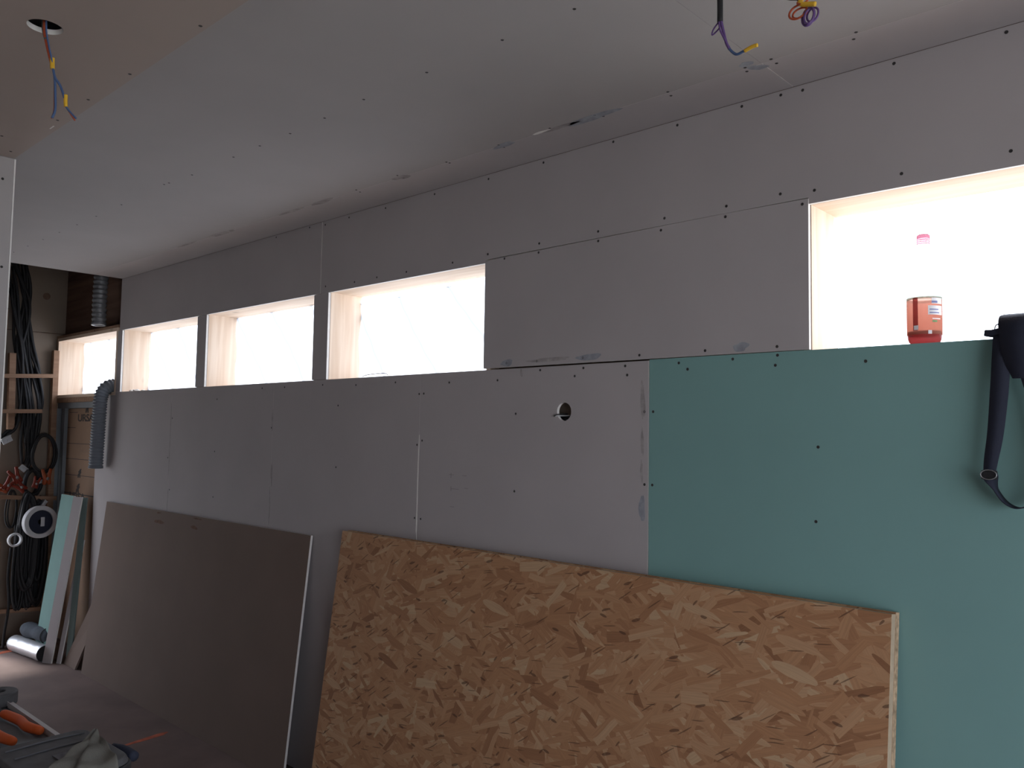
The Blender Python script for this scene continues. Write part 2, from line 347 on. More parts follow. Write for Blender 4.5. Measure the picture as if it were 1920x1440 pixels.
def smear(parent, loc, ru, rv, plane, m, seed=0, rot=0.0, name='filler_smear'):
    """thin irregular dab of filler"""
    rd = random.Random(seed); n = 22; v = []; ph = [rd.uniform(0, 6.28) for _ in range(4)]
    for k in range(n):
        a = 2 * math.pi * k / n; q = 1 + .16 * math.sin(2 * a + ph[0]) + .10 * math.sin(3 * a + ph[1]) + .07 * math.sin(5 * a + ph[2]) + rd.uniform(-.05, .05)
        x, y = ru * q * math.cos(a), rv * q * math.sin(a); x, y = x * math.cos(rot) - y * math.sin(rot), x * math.sin(rot) + y * math.cos(rot)
        v.append((x, y))
    t = .0006
    if plane == 'XZ': vv = [(loc[0] + x, loc[1] - t, loc[2] + y) for x, y in v] + [(loc[0] + x, loc[1] + .001, loc[2] + y) for x, y in v]
    else: vv = [(loc[0] + x, loc[1] + y, loc[2] - t) for x, y in v] + [(loc[0] + x, loc[1] + y, loc[2] + .001) for x, y in v]
    mb = MB(); mb.add(vv, [tuple(range(n)), tuple(range(n, 2 * n))[::-1]] + [(i, (i + 1) % n, (i + 1) % n + n, i + n) for i in range(n)])
    return mb.build(name, m, parent)

# measured positions in the room, metres
D = {"wall_screws":[[-0.767,2.73],[-0.491,2.729],[-1.03,2.727],[-1.099,2.731],[-1.229,2.73],[-0.751,2.413],[-0.487,2.417],[-0.996,2.414],[-1.102,2.423],[-1.283,2.418],[-2.355,2.412],[-2.077,2.415],[-1.794,2.417],[-1.514,2.418],[-2.691,2.725],[-3.034,2.724],[-3.319,2.728],[-3.521,2.725],[-3.662,2.734],[-3.984,2.732],[-2.566,2.405],[-2.871,2.403],[-3.086,2.404],[-3.26,2.402],[-3.502,2.408],[-2.359,2.725],[-2.061,2.729],[-1.73,2.733],[-1.465,2.728],[-2.258,2.38],[-2.077,2.379],[-1.791,2.381],[-1.526,2.378],[-1.285,2.383],[-1.032,2.378],[-2.237,1.96],[-2.078,1.96],[-1.855,1.961],[-1.61,1.957],[-1.357,1.958],[-1.113,1.956],[-2.288,1.894],[-2.063,1.925],[-1.855,1.924],[-1.895,1.896],[-1.671,1.923],[-1.662,1.891],[-1.456,1.923],[-1.423,1.901],[-1.261,1.926],[-1.113,1.93],[-1.12,1.9],[-0.853,1.899],[-2.186,1.76],[-2.187,1.46],[-1.59,1.763],[-1.555,1.763],[-1.588,1.517],[-1.557,1.517],[-0.99,1.656],[-0.998,1.441],[-3.501,1.912],[-3.225,1.903],[-2.929,1.906],[-2.571,1.894],[-2.763,1.85],[-2.733,1.851],[-3.365,1.807],[-3.368,1.508],[-2.77,1.628],[-2.737,1.647],[-2.775,1.311],[-2.735,1.31],[-3.85,1.91],[-4.076,1.911],[-4.577,1.86],[-4.582,1.554],[-4.581,1.289],[-3.967,1.696]],"ceil_screws":[[-1.27,-0.797],[-1.519,-0.798],[-1.827,-0.8],[-2.131,-0.802],[-2.361,-0.794],[-2.58,-0.791],[-2.78,-0.796],[-2.975,-0.797],[-3.32,-0.798],[-3.546,-0.815],[-3.507,-0.811],[-4.029,-0.804],[-0.79,-0.218],[-0.809,-0.184],[-1.026,-0.218],[-1.026,-0.183],[-1.106,-0.216],[-1.114,-0.19],[-1.365,-0.217],[-1.373,-0.186],[-2.38,-0.215],[-2.378,-0.2],[-2.09,-0.219],[-2.091,-0.19],[-1.839,-0.224],[-1.649,-0.216],[-1.633,-0.19],[-2.961,-0.221],[-2.974,-0.191],[-2.661,-0.233],[-2.669,-0.193]],"soffit_screws":[[-1.875,-1.473],[-2.28,-1.474],[-2.554,-1.483],[-2.802,-1.485],[-3.25,-1.49],[-3.099,-1.559]],"part_screws":[[-3.32,-1.492,2.561],[-3.32,-1.48,2.245]],"cA":[[-0.891,-0.75,2.652],[-0.891,-0.75,2.599],[-0.907,-0.75,2.59],[-0.911,-0.75,2.578],[-0.894,-0.75,2.591],[-0.882,-0.75,2.573],[-0.876,-0.75,2.549],[-0.868,-0.75,2.532],[-0.852,-0.75,2.515],[-0.836,-0.75,2.516],[-0.802,-0.75,2.52]],"hole":[[-2.167,-1.722,2.645],[-2.163,-1.715,2.601],[-2.157,-1.705,2.556],[-2.153,-1.699,2.524],[-2.154,-1.696,2.485],[-2.155,-1.694,2.446],[-2.162,-1.699,2.424],[-2.143,-1.687,2.498],[-2.136,-1.678,2.466],[-2.13,-1.671,2.443],[-2.119,-1.658,2.425]],"bundle":{"a":[[-7.2,-0.377,3.008],[-7.2,-0.317,2.849],[-7.2,-0.272,2.687],[-7.2,-0.272,2.518],[-7.2,-0.291,2.306],[-7.2,-0.267,2.099],[-7.2,-0.24,1.849],[-7.2,-0.235,1.6],[-7.2,-0.211,1.392]],"b":[[-7.2,-0.348,3.013],[-7.2,-0.285,2.811],[-7.2,-0.259,2.646],[-7.2,-0.257,2.519],[-7.2,-0.224,2.312],[-7.2,-0.176,2.105],[-7.2,-0.141,1.937],[-7.2,-0.137,1.769],[-7.2,-0.166,1.558],[-7.2,-0.196,1.392]],"c":[[-7.2,-0.317,2.997],[-7.2,-0.278,2.813],[-7.2,-0.263,2.645],[-7.2,-0.277,2.475],[-7.2,-0.26,2.267],[-7.2,-0.22,2.06],[-7.2,-0.187,1.851],[-7.2,-0.183,1.6],[-7.2,-0.205,1.433]],"d":[[-7.2,-0.388,2.922],[-7.2,-0.346,2.677],[-7.2,-0.305,2.43],[-7.2,-0.271,2.182],[-7.2,-0.229,1.933],[-7.2,-0.211,1.725],[-7.2,-0.226,1.558]],"e":[[-7.2,-0.372,2.757],[-7.2,-0.331,2.511],[-7.2,-0.308,2.346],[-7.2,-0.284,2.139],[-7.2,-0.266,1.932],[-7.2,-0.273,1.765],[-7.2,-0.306,1.673],[-7.2,-0.358,1.619],[-7.2,-0.395,1.557]],"f":[[-7.2,-0.301,2.978],[-7.2,-0.261,2.773],[-7.2,-0.247,2.563],[-7.2,-0.216,2.313],[-7.2,-0.165,2.105],[-7.2,-0.132,1.896],[-7.2,-0.143,1.727],[-7.2,-0.177,1.475],[-7.2,-0.216,1.35]]},"batt":{"h1":[[-7.14,-0.4,2.067],[-7.14,-0.048,2.089]],"h2":[[-7.14,-0.387,1.798],[-7.14,-0.135,1.806]],"h3":[[-7.14,-0.41,1.151],[-7.14,0.013,1.121]],"h4":[[-7.14,-0.332,0.285],[-7.14,-0.036,0.268]],"v1":[[-7.2,-0.34,2.227],[-7.2,-0.328,1.681]],"v2":[[-7.22,-0.042,2.286],[-7.22,0.003,1.048]],"v3":[[-7.2,-0.343,0.703],[-7.2,-0.316,0.057]]},"spots":{"roll":[-7.1,-0.144,0.941],"ring":[-7.1,-0.305,0.827],"or1":[-7.1,-0.309,1.303],"or2":[-7.1,-0.357,1.244],"or3":[-7.1,-0.276,1.225],"or4":[-7.1,-0.093,1.29],"or5":[-7.1,-0.399,1.217],"or6":[-7.1,-0.167,1.25],"met1":[-7.1,-0.373,1.567],"met2":[-7.1,-0.25,1.355],"met3":[-7.1,-0.129,1.249],"met4":[-7.1,-0.095,1.087],"box":[-7.1,-0.385,2.661],"knot":[-7.1,-0.09,2.722],"blk":[-7.1,-0.163,0.535]}}

# ================================================================ THE SETTING
# --- floor, ground outside, roof
mb = MB(); mb.box((XF - .3, YB - .2, -.15), (XR + .2, .26, 0)); fl = mb.build('floor', M['floor']); tag(fl, 'dusty grey-brown concrete floor with traces of red marking paint', 'floor', kind='structure')
def floor_line(pts, w_, name='paint_mark'):
    mb = MB(); n = len(pts); v = []
    for i, p in enumerate(pts):
        p = Vector(p); t = (Vector(pts[min(i + 1, n - 1)]) - Vector(pts[max(i - 1, 0)])).normalized(); s_ = Vector((-t.y, t.x)); ww = w_[i]
        v += [(*(p + s_ * ww / 2), .0012), (*(p - s_ * ww / 2), .0012), (*(p + s_ * ww / 2), -.002), (*(p - s_ * ww / 2), -.002)]
    f = []
    for i in range(n - 1):
        a = i * 4; f += [(a, a + 1, a + 5, a + 4), (a, a + 4, a + 6, a + 2), (a + 1, a + 3, a + 7, a + 5)]
    mb.add(v, f); return mb.build(name, M['redline'], fl)
floor_line([(-4.54, -.58), (-4.55, -.47), (-4.565, -.36), (-4.58, -.25), (-4.59, -.21)], [.006, .016, .034, .040, .012])
floor_line([(-7.02, -.46), (-7.03, -.36), (-7.07, -.24), (-7.09, -.18)], [.05, .06, .06, .03])
mb = MB(); mb.box((-40, -40, -.5), (40, 40, -.16)); g = mb.build('ground', M['render']); tag(g, 'pale paving around the building', 'ground', kind='structure')
mb = MB(); mb.box((XF - .3, YB - .2, 3.12), (XR + .2, .30, 3.3)); rf = mb.build('roof', M['roofwood']); tag(rf, 'dark timber roof deck above the open end of the ceiling', 'roof', kind='structure')

# --- long wall with the row of windows: timber backing, boards, screws
wall = MB()
xs = [XF - .2]; 
for a, b in WINS: xs += [a, b]
xs.append(XR + .2)
wall.box((xs[0], .065, -.1), (xs[-1], .19, ZS - .002)); wall.box((xs[0], .065, ZT + .002), (xs[-1], .19, 3.12))
for i in range(0, len(xs), 2): wall.box((xs[i], .065, ZS - .002), (xs[i + 1], .19, ZT + .002))
wb = wall.build('wall_back', M['darkwood']); tag(wb, 'long wall clad in grey and green plasterboard under a row of low wide windows', 'wall', kind='structure')
PG = [M['paper'], M['gypsum']]
T = .013
g_ = .0003
J = [-6.372, -5.168, -3.957, -2.757, -1.573]
for i in range(4):
    hole = (-1.943, 1.766, .034) if i == 3 else None
    if hole: slab_poly('plasterboard', rect(J[i] + g_, J[i + 1] - g_, .01, ZS - .003), 0, T, PG, wb, hole)
    elif i == 2: slab_poly('plasterboard', [(J[2] + g_, .01), (J[3] - g_, .01), (J[3] - g_ - .001, 1.20), (J[3] - .008, 1.27), (J[3] - .005, 1.60), (J[3] - g_, 1.69), (J[3] - g_, ZS - .003), (J[2] + g_, ZS - .003)], 0, T, PG, wb)
    else: slab_poly('plasterboard', rect(J[i] + g_, J[i + 1] - g_, .01, ZS - .003), 0, T, PG, wb)
GG = [M['green'], M['gypsum']]
gx = [-1.571, -.371, .829, XR]
for i in range(3): slab_poly('plasterboard', rect(gx[i] + g_, gx[i + 1] - g_, .01, ZS), 0, T, GG, wb, label='moisture resistant green plasterboard')
# boards above and between the windows
slab_poly('plasterboard', rect(-6.035, -3.548, ZT, CZ - .001), 0, T, PG, wb)
slab_poly('plasterboard', [(-3.543, ZT - .002), (-2.367, ZT), (-2.367, 2.391), (-1.014, 2.396), (-1.014, ZT), (1.45, ZT), (1.45, CZ - .001), (-3.543, CZ - .001)], 0, T, PG, wb)
slab_poly('plasterboard', rect(1.453, XR, ZT, CZ - .003), 0, T, PG, wb)
slab_poly('plasterboard', rect(1.453, XR, ZS, ZT - .003), 0, T, PG, wb)
for a, b in ((-6.083, -5.986), (-4.859, -4.743), (-3.599, -3.473)):
    slab_poly('plasterboard', rect(a, b, ZS - .001, ZT - .003), 0, T, PG, wb)
slab_poly('plasterboard', [(-2.366, ZS + .004), (-1.0135, ZS + .002), (-1.0135, 2.392), (-1.3, 2.3935), (-2.366, 2.385)], -.003, .010, PG, wb, label='filler board closing one window opening')
MB().box((-2.15, .050, 1.60), (-1.70, .0645, 1.93)).build('backing_board', M['farwall'], wb)  # pale board added behind the round hole to lighten its inside
# joint with white gypsum showing
mb = MB(); mb.add([(-2.753, -.0006, 1.672), (-2.7555, -.0006, 1.672), (-2.7625, -.0006, 1.55), (-2.764, -.0006, 1.36), (-2.7655, -.0006, 1.255), (-2.7625, -.0006, 1.245), (-2.7595, -.0006, 1.28), (-2.757, -.0006, 1.45), (-2.753, -.0006, 1.62)], [tuple(range(9))])
n0 = len(mb.v); mb.v += [(x, .004, z) for x, y, z in mb.v]; mb.mi = [0]; mb.f.append(tuple(range(n0, 2 * n0))[::-1]); mb.mi.append(0)
for i in range(n0): mb.f.append((i, (i + 1) % n0, (i + 1) % n0 + n0, i + n0)); mb.mi.append(0)
mb.build('joint_edge', M['gypsum'], wb)
for x, z in D['wall_screws']:
    if -2.366 < x < -1.014 and z > ZS + .003 and z < 2.39: screw(wb, (x, -.003, z))
    else: screw(wb, (x, 0, z))
for x, z in ((-5.15, 1.75), (-5.19, 1.5), (-5.15, 1.30), (.4, 1.85), (-.35, 1.6), (-.39, 1.3), (.8, 1.2), (.4, 2.45), (1.1, 2.45), (.3, 2.68)): screw(wb, (x, 0, z))
for i, (x, z, a, b) in enumerate([(-2.235, 1.9605, .035, .012), (-1.828, 1.962, .05, .013), (-1.232, 1.962, .026, .014)]): smear(wb, (x, -.003, z), a, b, 'XZ', M['smear'], i)
for i, (x, z, a, b) in enumerate([(-1.597, 1.80, .010, .06), (-1.597, 1.66, .006, .05), (-1.599, 1.56, .006, .04), (-1.597, 1.437, .011, .05)]):
    smear(wb, (x, 0, z), a, b, 'XZ', M['smear'] if i in (3,) else M['smear_grey'], 10 + i)  # narrow dabs in place of faint upright blue print
for i, (x, z, a, b) in enumerate([(-2.02, 1.9625, .11, .007), (-2.16, 1.918, .005, .018), (-5.169, 1.62, .004, .22), (-5.17, 1.2, .004, .1), (-3.96, 1.74, .006, .05), (-3.95, 1.45, .007, .07), (-3.96, 1.27, .004, .1)]):
    smear(wb, (x, -.003 if i == 0 else 0, z), a, b, 'XZ', M['smear_grey'], 20 + i, rot=.3 if i == 1 else 0)
mb = MB()
for a, b in (((-2.547, 1.515), (-2.547, 1.495)), ((-2.56, 1.508), (-2.53, 1.508)), ((-2.48, 1.507), (-2.455, 1.507)), ((-2.546, 1.45), (-2.50, 1.45)), ((-2.546, 1.46), (-2.546, 1.44)), ((-2.465, 1.456), (-2.445, 1.456)), ((-2.55, 1.376), (-2.525, 1.376))):
    mb.bar((a[0], 0, a[1]), (b[0], 0, b[1]), .0012, .0026, up=(0, 1, 0.001))
mb.build('pencil_mark', M['pencil'], wb)

# --- windows: pine linings and film
for i, (a, b) in enumerate(WINS):
    t = .024; y0 = -.002 if i == 0 else T + .001; y1 = .205
    wi = empty('window_%d' % (i + 1), (0, 0, 0), kind='structure', cat='window',
               label=['far left window beside the cable rack, bare pine edges and no board around it', 'second window from the left, chipped board edge, pine lining and white film', 'third window from the left, white film over a pine lining', 'fourth window from the left, sagging film edge, next to the grey filler board', 'large bright window on the right with the bottle on its sill'][i])
    MB().box((a, y0, ZS), (a + .0005, y1, ZT)).box((a - t, y0, ZS - t), (a, y1, ZT + t)).build('jamb', M['woodz'], wi)
    MB().box((b, y0, ZS - t), (b + t, y1, ZT + t)).build('jamb', M['woodz'], wi)
    MB().box((a, y0, ZT), (b, y1, ZT + t)).build('head_board', M['woodx'], wi)
    MB().box((a, y0, ZS - t), (b, y1, ZS - .001)).build('sill_board', M['woodx'], wi)
    # building film, a little slack
    rd = random.Random(i); nx, nz = 40, 14; v = []; f = []
    for q in range(nz + 1):
        for p in range(nx + 1):
            x = a + (b - a) * p / nx; z = ZS + (ZT - ZS) * q / nz
            if i == 3 and q == nz:
                s_ = p / nx; z = ZT - (.035 + .03 * math.sin(min(1, s_ * 6) * math.pi) * (s_ < .17) - .022 * s_)
            y = .197 + .006 * math.sin(x * 9 + z * 14 + i) * math.sin(z * 7 + x * 3) + .003 * math.sin((x - z) * 31 + i)
            if i < 4 or True: v.append((x, y, z))
    for q in range(nz):
        for p in range(nx):
            k = q * (nx + 1) + p; f.append((k, k + 1, k + nx + 2, k + nx + 1))
    if i < 4:
        MBf = MB().add(v, f); MBf.build('plastic_film', M['film'], wi, smooth=True)
        if i == 3:
            MB().tube([v[nz * (nx + 1) + p] for p in range(nx + 1)], .0012, 6).build('film_hem', M['film'], wi)
# raw timber ends of the first window's surround and a metal rail under its sill
mb = MB(); mb.box((-7.285, -.002, ZS - .026), (-7.2645, .064, 2.42)).box((-7.264, -.002, ZT + .0245), (-6.062, .064, 2.42)).box((-7.264, -.004, ZS - .06), (-6.38, .064, ZS - .0245)); o = mb.build('timber_surround', M['batten'], wb)
MB().box((-7.28, .03, ZS - .105), (-6.4, .064, ZS - .061)).build('metal_rail', M['zinc'], wb)
mb = MB(); mb.box((-7.296, .0, .02), (-7.235, .064, ZS - .106)).box((-7.19, .03, .02), (-7.125, .064, ZS - .106)); mb.build('metal_stud', M['zinc'], wb)
MB().box((-6.41, .016, .02), (-6.376, .064, ZS - .106)).build('timber_stud', M['darkwood'], wb)

# --- main ceiling strip over the windows
ce = empty('ceiling', (0, 0, 0), kind='structure', label='grey plasterboard ceiling strip running along above the windows', cat='ceiling')
PC = [M['ceil'], M['ceil']]
for a, b in ((-6.02, -3.5602), (-3.56, -1.0585), (-1.0577, 1.44), (1.443, XR)):
    slab_poly('plasterboard', rect(a, b, -1.409, -.2100), CZ, CZ + T, PC, ce, plane='XY')
for a, b in ((-6.02, -3.4002), (-3.4, -1.0585), (-1.0560, 1.44), (1.443, XR)):
    slab_poly('plasterboard', rect(a, b, -.2092, -.0008), CZ, CZ + T, PG, ce, plane='XY')
for a, b in ((-6.02, -3.5602), (-3.56, -1.0585), (-1.0577, 1.44), (1.443, XR)):
    slab_poly('plasterboard', rect(a, b, -2.4, -1.4105), CZ, CZ + T, PC, ce, plane='XY')
mb = MB()
for y in (-.21, -.80, -1.41): mb.box((-6.02, y - .03, CZ + T), (XR, y + .03, CZ + T + .04))
mb.build('timber_lath', M['darkwood'], ce)
for x, y in D['ceil_screws']: screw(ce, (x, y, CZ), 'z')
for k in range(9): screw(ce, (-4.35 - .26 * k if k < 6 else -.9 + .5 * (k - 6), -.80 if k < 6 else -.8, CZ), 'z')
for i, (x, y, a, b, r_, m) in enumerate([(-2.075, -.206, .05, .018, 0, 'smear'), (-1.67, -.205, .10, .022, 0, 'smear'), (-1.80, -.208, .09, .010, 0, 'smear_grey'), (-2.667, -.205, .05, .018, 0, 'smear_grey'), (-3.236, -.21, .08, .018, 0, 'smear_grey'), (-3.50, -.212, .10, .012, 0, 'smear_grey'), (-4.193, -.21, .15, .016, 0, 'smear_grey'), (-4.6, -.21, .1, .01, 0, 'smear_grey'),
    (-1.093, -.235, .022, .014, .2, 'smear'), (-1.078, -.195, .028, .016, .4, 'smear'), (-1.885, -.216, .04, .007, 0.05, 'gypsum')]):
    smear(ce, (x, y, CZ), a, b, 'XY', M[m], 40 + i, r_)

# --- lower ceiling nearer the camera
so = empty('ceiling', (0, 0, 0), kind='structure', label='lower warm brown plasterboard ceiling with a round cable hole, top left', cat='ceiling')
PS = [M['soffit'], M['gypsum']]
YE = -1.457
slab_poly('plasterboard', rect(-3.325, -.83, -2.655, YE), SZ, SZ + T, PS, so, (-2.167, -1.722, .039), plane='XY')
slab_poly('plasterboard', rect(-.828, 1.67, -2.655, YE), SZ, SZ + T, PS, so, plane='XY')
slab_poly('plasterboard', rect(1.672, XR, -2.655, YE), SZ, SZ + T, PS, so, plane='XY')
for yy in (-3.857, YB):
    for a, b in ((XF, -3.435), (-3.425, -.83), (-.828, 1.67), (1.672, XR)):
        slab_poly('plasterboard', rect(a, b, yy, -2.658 if yy > -4 else -3.86), SZ, SZ + T, PS, so, plane='XY')
slab_poly('plasterboard', rect(XF, -3.435, -2.655, -1.6), SZ, SZ + T, PS, so, plane='XY')
slab_poly('plasterboard', rect(-3.325, XR, SZ + T, CZ), YE - .013, YE, PS, so, plane='XZ', label='upright step board between the two ceiling levels')
for x, y in D['soffit_screws']: screw(so, (x, y, SZ), 'z')
for x in (-1.45, -1.0, -.5, 0): screw(so, (x, -1.475, SZ), 'z')
mb = MB(); mb.box((-2.90, -1.4775, SZ - .0006), (-2.865, -1.4735, SZ + .001)); mb.build('filler_scrape', M['gypsum'], so)

# --- partition whose end shows at the left edge of the picture
pa = empty('wall_left', (0, 0, 0), kind='structure', label='pale plasterboard partition whose end shows at the left edge', cat='wall')
PP = [M['ceil'], M['gypsum']]
slab_poly('plasterboard', rect(YB, -1.4585, .005, SZ - .004), -3.333, -3.32, PP, pa, plane='YZ')
slab_poly('plasterboard', rect(YB, -1.4585, .005, SZ - .004), -3.433, -3.42, PP, pa, plane='YZ')
mb = MB(); mb.box((-3.419, YB, .005), (-3.334, -1.47, SZ - .004)); mb.build('timber_frame', M['darkwood'], pa)
mb = MB(); mb.box((-3.433, -1.4575, .005), (-3.3205, -1.4525, SZ - .004)); mb.build('end_strip', M['gypsum'], pa)
for p in D['part_screws']: screw(pa, p, 'x')
for z in (1.9, 1.55): screw(pa, (-3.32, -1.475, z), 'x')

# --- far wall of the open bay, right wall, wall behind the camera
fw = MB(); fw.box((XF - .15, YB, -.1), (XF - .014, DOOR_F[0], 3.12)).box((XF - .15, DOOR_F[1], -.1), (XF - .014, .19, 3.12)).box((XF - .15, DOOR_F[0], DOOR_F[3]), (XF - .014, DOOR_F[1], 3.12)); fw = fw.build('wall_far', M['darkwood']); tag(fw, 'far end wall of bare pale boards behind the cable rack', 'wall', kind='structure')
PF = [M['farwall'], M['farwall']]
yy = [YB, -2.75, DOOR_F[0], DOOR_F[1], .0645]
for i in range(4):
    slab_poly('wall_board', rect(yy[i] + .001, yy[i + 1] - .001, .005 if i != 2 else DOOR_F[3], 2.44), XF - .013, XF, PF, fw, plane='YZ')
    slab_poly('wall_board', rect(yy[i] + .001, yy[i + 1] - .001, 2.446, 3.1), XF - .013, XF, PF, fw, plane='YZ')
MB().tube([(XF - .005, -.09, 2.74), (XF + .0015, -.09, 2.74)], .028, 16).build('knot', M['darkwood'], fw)
def wall_with_hole(name, axis, c0, c1, u0, u1, z1, d, m, label):
    mb = MB()
    def bx(ua, ub, za, zb):
        if ub - ua < 1e-4: return
        if axis == 'x': mb.box((c0, ua, za), (c1, ub, zb))
        else: mb.box((ua, c0, za), (ub, c1, zb))
    bx(u0, d[0], -.1, z1); bx(d[1], u1, -.1, z1); bx(d[0], d[1], d[3], z1)
    if d[2] > 0: bx(d[0], d[1], -.1, d[2])
    o = mb.build(name, m); tag(o, label, 'wall', kind='structure')
wall_with_hole('wall_right', 'x', XR, XR + .15, YB, .19, 3.12, DOOR_R, M['paper'], 'end wall to the right of the camera with a wide open doorway')
o = MB().box((XF, YB - .15, -.1), (XR + .15, YB, 3.12)).build('wall_front', M['soffit']); tag(o, 'closed plasterboard wall behind the camera', 'wall', kind='structure')

# ================================================================ THINGS
# --- leaning boards
def leaning(name, x0, x1, y_top, y_bot, h, t, mats, label, cat, group=None, bev=.001):
    """board standing on the floor, its front face from (y_bot, 0) up to (y_top, h); local origin at the foot"""
    a = math.atan2(y_top - y_bot, h); L = math.hypot(h, y_top - y_bot)
    r = empty(name, (x0, y_bot, 0.0), (-a, 0, 0), label=label, cat=cat, group=group)
    return r, L
gp, L = leaning('plasterboard_sheet', -6.083, -3.54, -.016, -.135, 1.165, .013, None, 'large brownish plasterboard sheet leaning against the grey wall, back face out', 'plasterboard')
MB().box((0, .0008, 0.001), (2.543, .0122, L)).build('gypsum_core', M['gypsum'], gp)
MB().box((0, 0, 0.001), (2.543, .0008, L)).build('face_paper', M['kraft'], gp)
MB().box((0, .0122, 0.001), (2.543, .013, L)).build('rear_paper', M['paper'], gp)
for i, (x, z, a, b) in enumerate([(.86, 1.10, .06, .012), (1.33, 1.105, .04, .010), (.84, 1.155, .03, .004), (1.36, 1.158, .05, .004)]):
    smear(gp, (x, 0, z), a, b, 'XZ', M['stain'], 60 + i, name='glue_stain')
def osb(name, y_top, y_bot, t, label, pale):
    r, L = leaning(name, -3.21, -.77, y_top, y_bot, 1.222, t, None, label, 'board', 'strand boards leaning on the green wall')
    MB().box((0, 0, .002), (2.44, .0012, L)).build('strand_face', M['osb'], r)
    mb = MB(); mb.box((0, .0012, .002), (2.44, t, L)); mb.build('strand_core', M['osb_edge'] if not pale else M['osb_edge_pale'], r)
    return r
osb('osb_panel', -.064, -.215, .0300, 'front one of two strand boards leaning against the wall, flaky face in full view', True)
osb('osb_panel', -.0325, -.1835, .0290, 'rear one of two strand boards, only its edge shows behind the front one', False)

# --- strips of board standing in the far corner
def strip(a, b, dx, dy, h, t, m, label, edge='gypsum'):
    """upright offcut: foot from a to b on the floor, top shifted by (dx, dy)"""
    a = Vector((*a, .001)); b = Vector((*b, .001)); s_ = Vector((dx, dy, h)); n = (b - a).cross(s_).normalized()
    if n.y > 0: n = -n
    mb = MB(); v = [a, b, b + s_, a + s_]; v2 = [p - n * t for p in v]
    mb.add(v + v2, [(0, 1, 2, 3)], 0); mb.add(v + v2, [(7, 6, 5, 4), (0, 4, 5, 1), (1, 5, 6, 2), (2, 6, 7, 3), (3, 7, 4, 0)], 1)
    o = mb.build('plasterboard_strip', [M[m], M[edge]]); tag(o, label, 'plasterboard', 'board offcuts stood in the corner'); return o
strip((-6.80, -.215), (-6.545, -.215), .05, .125, 1.18, .013, 'strip_green', 'widest pale green offcut standing in the corner beside the insulation')
strip((-6.54, -.235), (-6.470, -.200), .045, .14, 1.175, .013, 'paper', 'narrow pale grey offcut standing right of the wide green one', 'gypsum')
strip((-6.455, -.170), (-6.425, -.155), -.02, .13, .86, .012, 'paper', 'short thin grey offcut, lowest of the upright strips')
strip((-6.41, -.125), (-6.370, -.105), -.06, .08, 1.17, .013, 'dull_green', 'narrow dull grey-green offcut at the right end of the upright strips', 'dull_green')
# slanted short offcut tucked behind the big sheet
mb = MB(); v = [(-6.43, -.13, .001), (-6.20, -.135, .001), (-6.07, -.04, .40), (-6.20, -.035, .46)]; v2 = [(x, y + .013, z) for x, y, z in v]
mb.add(v + v2, [(0, 1, 2, 3), (7, 6, 5, 4), (0, 4, 5, 1), (1, 5, 6, 2), (2, 6, 7, 3), (3, 7, 4, 0)]); o = mb.build('plasterboard_strip', M['kraft']); tag(o, 'slanted brown offcut leaning out from behind the big brownish sheet', 'plasterboard', 'board offcuts stood in the corner')

# --- insulation with printed facing
ins = empty('insulation_panel', (-7.12, .055, 0), label='brown paper-faced insulation with black printed lettering under the far left window', cat='insulation')
mb = MB(); mb.box((0, 0, .03), (.70, .009, ZS - .11)); mb.build('paper_facing', mat('brown_kraft_facing', (.24, .155, .105), noise=.06, nscale=6), ins)
ink = mat('black_ink', (.05, .045, .045))
def text(s, x, z, h, parent, sx=1.0, m=ink):
    c = bpy.data.curves.new('lettering', 'FONT'); c.body = s; c.size = h; c.extrude = .0006; c.align_x = 'CENTER'; c.space_character = .95; c.offset = h * .015
    o = bpy.data.objects.new('lettering', c); bpy.context.scene.collection.objects.link(o)
    dg = bpy.context.evaluated_depsgraph_get(); me = bpy.data.meshes.new_from_object(o.evaluated_get(dg)); bpy.data.objects.remove(o)
    me.materials.clear(); me.materials.append(m); q = bpy.data.objects.new('lettering', me); q.location = (x, -.0007, z); q.rotation_euler = (H, 0, 0); q.scale = (sx, 1, 1); C.objects.link(q); q.parent = parent
def logo(x, z, s, parent):
    """small leaping bear-like emblem: dark slanted shape with a lighter gap"""
    P = [(-.5, -.5), (-.2, -.5), (-.1, -.15), (.05, -.5), (.3, -.5), (.25, -.1), (.5, .1), (.4, .3), (.5, .5), (.1, .45), (-.1, .3), (-.35, .15), (-.2, 0), (-.45, -.15)]
    mb = MB(); n = len(P); v = [(x + a * s, -.0013, z + b * s) for a, b in P] + [(x + a * s, .0, z + b * s) for a, b in P]
    mb.add(v, [tuple(range(n)), tuple(range(n, 2 * n))[::-1]] + [(i, (i + 1) % n, (i + 1) % n + n, i + n) for i in range(n)]); mb.build('printed_emblem', ink, parent)
logo(.40, 1.835, .075, ins); text('URSA', .37, 1.732, .078, ins, 1.75)
logo(.30, 1.330, .070, ins); logo(.28, 1.215, .075, ins); text('URSA', .27, 1.125, .078, ins, 1.75)
faint = mat('faded_ink', (.25, .17, .12)); rd = random.Random(4); mb = MB(); x = .26
while x < .48:
    w_ = rd.uniform(.008, .016); mb.box((x, -.0009, 1.492), (x + w_, 0, 1.492 + rd.uniform(.02, .035))); x += w_ + .007
mb.build('worn_print', faint, ins)
mb = MB()
for z in (1.555, 1.435, 1.31): mb.box((.0, -.0009, z), (.62, .0, z + .004))
mb.box((.03, -.0009, 1.80), (.2, 0, 1.804)).box((.0, -.0009, 1.68), (.17, 0, 1.684)).box((.0, -.002, 1.165), (.62, 0, 1.172))
mb.build('printed_line', ink, ins)

